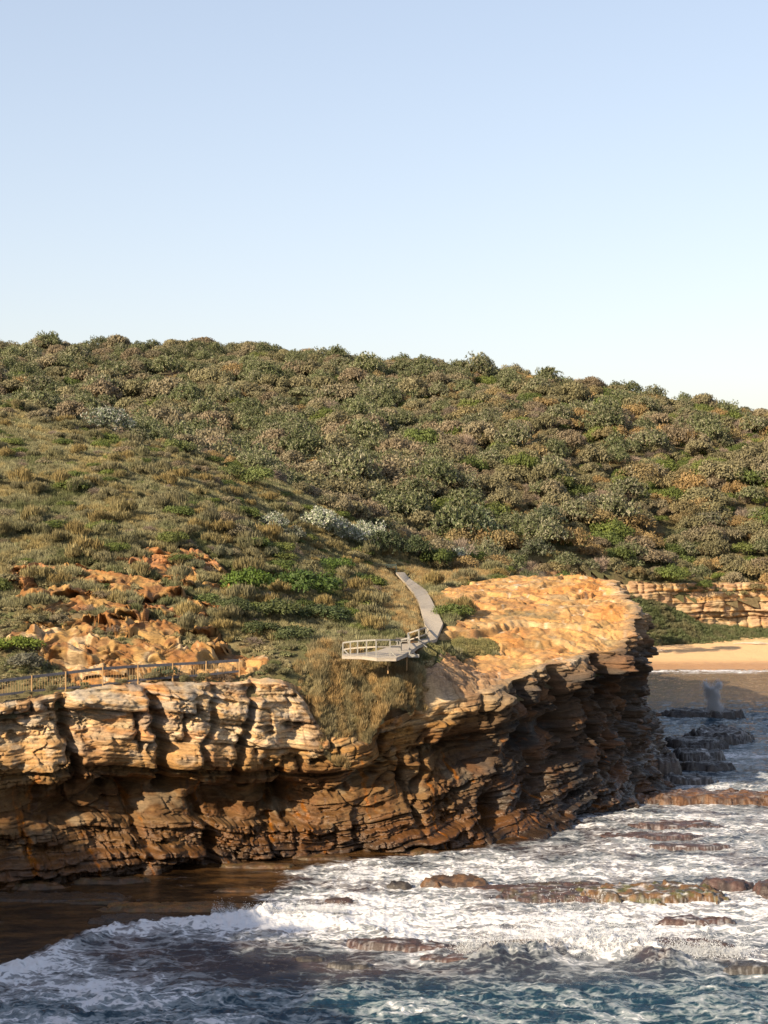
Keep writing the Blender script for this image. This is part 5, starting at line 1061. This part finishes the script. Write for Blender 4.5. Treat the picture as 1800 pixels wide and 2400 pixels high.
for i, (fx, fy, sx, sz) in enumerate([(150,1412,1.7,.8),(212,1424,1.9,.9),(268,1405,2.0,.9),(332,1402,1.6,.75),(398,1410,1.9,.9),(446,1424,1.6,.7),(505,1436,1.9,.6),(178,1444,1.5,.7),(245,1452,1.9,.8),(412,1384,1.7,.75),(358,1378,1.5,.6),(298,1374,1.6,.7),(236,1382,1.9,.7),(462,1394,1.5,.7),(118,1392,1.4,.6),(430,1446,1.3,.5),(545,1440,1.3,.4)]):
    q_ = random.random(); boulder(fx, fy, sx*.85, 1.1, sz*.85, 700+i*3, 'rounded pale gold sandstone block bedded in the lower outcrop behind the fence', ((.36,.26,.135),(.31,.19,.075)) if q_ < .6 else ((.38,.20,.06),(.27,.12,.035)), strat=.35, rough=.22, rz=random.uniform(-.4, .4))['group'] = 'rounded blocks of the lower outcrop'
# beach finds
def beachz(y, x): return float(np.interp(y-.03*(x-50), [236, 254, 262, 275, 290, 304], [-1.2, .03, .7, 1.15, 1.9, 2.6]))
for i, (fx, fy, ln, lab, ang) in enumerate([(1425,1410,2.8,'bleached forked driftwood on the sand nearest the headland',.1),(1500,1385,1.3,'small twig of driftwood high on the beach',.4),(1625,1392,6.5,'long pale driftwood log below the beach cliff',-.22)]):
    Y = 254.; 
    while CAMZ-(fy*K-HOR)/FPX*Y > beachz(Y, 45) and Y < 300: Y += .2
    x = (fx*K-900)/FPX*Y; o = empty('driftwood', (x, Y, beachz(Y, x)+.12), ang); tag(o, lab, 'driftwood')
    mb = MB(); mb.tube([(-ln/2, 0, 0), (-ln/5, .1, .12), (ln/6, 0, .22 if i == 0 else .1), (ln/2, .1, .05)], [.04, .12, .15, .05], 7)
    mb.build('log', M_DRIFT, o); mb = MB(); mb.tube([(0, 0, .12), (ln*.1, .1, .42), (ln*.28, .1, .6 if i == 0 else .3)], [.08, .06, .02], 6); mb.tube([(ln*.1, 0, .15), (ln*.25, -.3, .3), (ln*.4, -.4, .2)], [.07, .04, .02], 6); mb.build('branch', M_DRIFT, o)
for fx, fy, s_, sd_, lab in ((1618,1400,1.1,650,'reddish boulder on the sand at the right edge below the cliff'),(1650,1398,.9,651,'pale block beside the reddish boulder at the right edge'),(1612,1418,.4,652,'small dark stone on the open sand')):
    Y = 285-(fy-1400)*.9; x = (fx*K-900)/FPX*Y; boulder(fx, fy, s_, s_*.8, s_*.75, sd_, lab, ((.36,.19,.11),(.28,.15,.09)), Y=Y, z=beachz(Y, x)+s_*.25)

# ------------------------------------------------------------------ spray
m, t, b, N, L = newmat('white_spray'); b.inputs['Base Color'].default_value = (.85, .87, .9, 1); b.inputs['Roughness'].default_value = .6
tr = N('ShaderNodeBsdfTranslucent'); tr.inputs[0].default_value = (.85, .87, .9, 1); mx = N('ShaderNodeMixShader'); mx.inputs[0].default_value = .4; L(b.outputs[0], mx.inputs[1]); L(tr.outputs[0], mx.inputs[2]); L(mx.outputs[0], t.nodes['Material Output'].inputs[0]); M_SPRAY = m
TET = np.array([(1, 0, -.5), (-.5, .87, -.5), (-.5, -.87, -.5), (0, 0, 1)], float)*.6
def drops(name, pts, size, label, loc):
    n = len(pts); r_ = np.random.default_rng(3); V = pts[:, None, :]+TET[None]*(size[:, None, None])*r_.uniform(.7, 1.3, (n, 4, 1)); i = np.arange(n)[:, None]*4
    F = np.concatenate([i+np.array(f) for f in ((0, 1, 3), (1, 2, 3), (2, 0, 3), (0, 2, 1))]); o = mesh_np(name, V.reshape(-1, 3), F, M_SPRAY, smooth=True); o.location = (*loc, 0); return tag(o, label, 'spray')
x0, y0 = sea(1545, 1549); n = 26000; ph = r.random(90)**1.3*4.2; pc = np.c_[r.normal(size=90)*(.12+.13*ph+.6*np.exp(-ph/.4)), r.normal(size=90)*.2, ph]; kq = r.integers(0, 90, n); pr_ = r.uniform(.08, .36, 90)[kq, None]; pt = pc[kq]+r.normal(size=(n, 3))*pr_*np.array((.8, .8, 1.2)); pt[:, 0] -= .10*pt[:, 2]; hh = np.abs(pt[:, 2])
drops('spray_plume', pt, r.uniform(.03, .09, n), 'tall white plume of spray shooting up beside the black ledge', (x0, y0))
x0, y0 = sea(1300, 2062); n = 22000; u = r.uniform(-1, 1, n); xx = u*8.5+r.normal(size=n)*.5; cl = .35+1.05*np.exp(-((xx+1.5)/4.)**2)+.5*fbm(xx/1.2, xx*0, 3, 700); hz = np.abs(r.exponential(.45, n))*np.clip(cl, .1, 2)
drops('breaking_spray', np.c_[xx, r.normal(size=n)*.5+hz*.9-.03*xx, hz+.15], r.uniform(.02, .075, n), 'band of flying droplets over the wave breaking on the reef', (x0, y0))
x0, y0 = sea(620, 1978); n = 5000; xx = r.uniform(-5, 4, n); hz = r.exponential(.14, n)*(1+fbm(xx/.7, xx*0, 2, 701)*1.5).clip(.1)
drops('surge_spray', np.c_[xx, r.normal(size=n)*.25+.06*xx, hz+.25], r.uniform(.02, .06, n), 'low line of droplets along the front of the surge by the brown pool', (x0, y0))
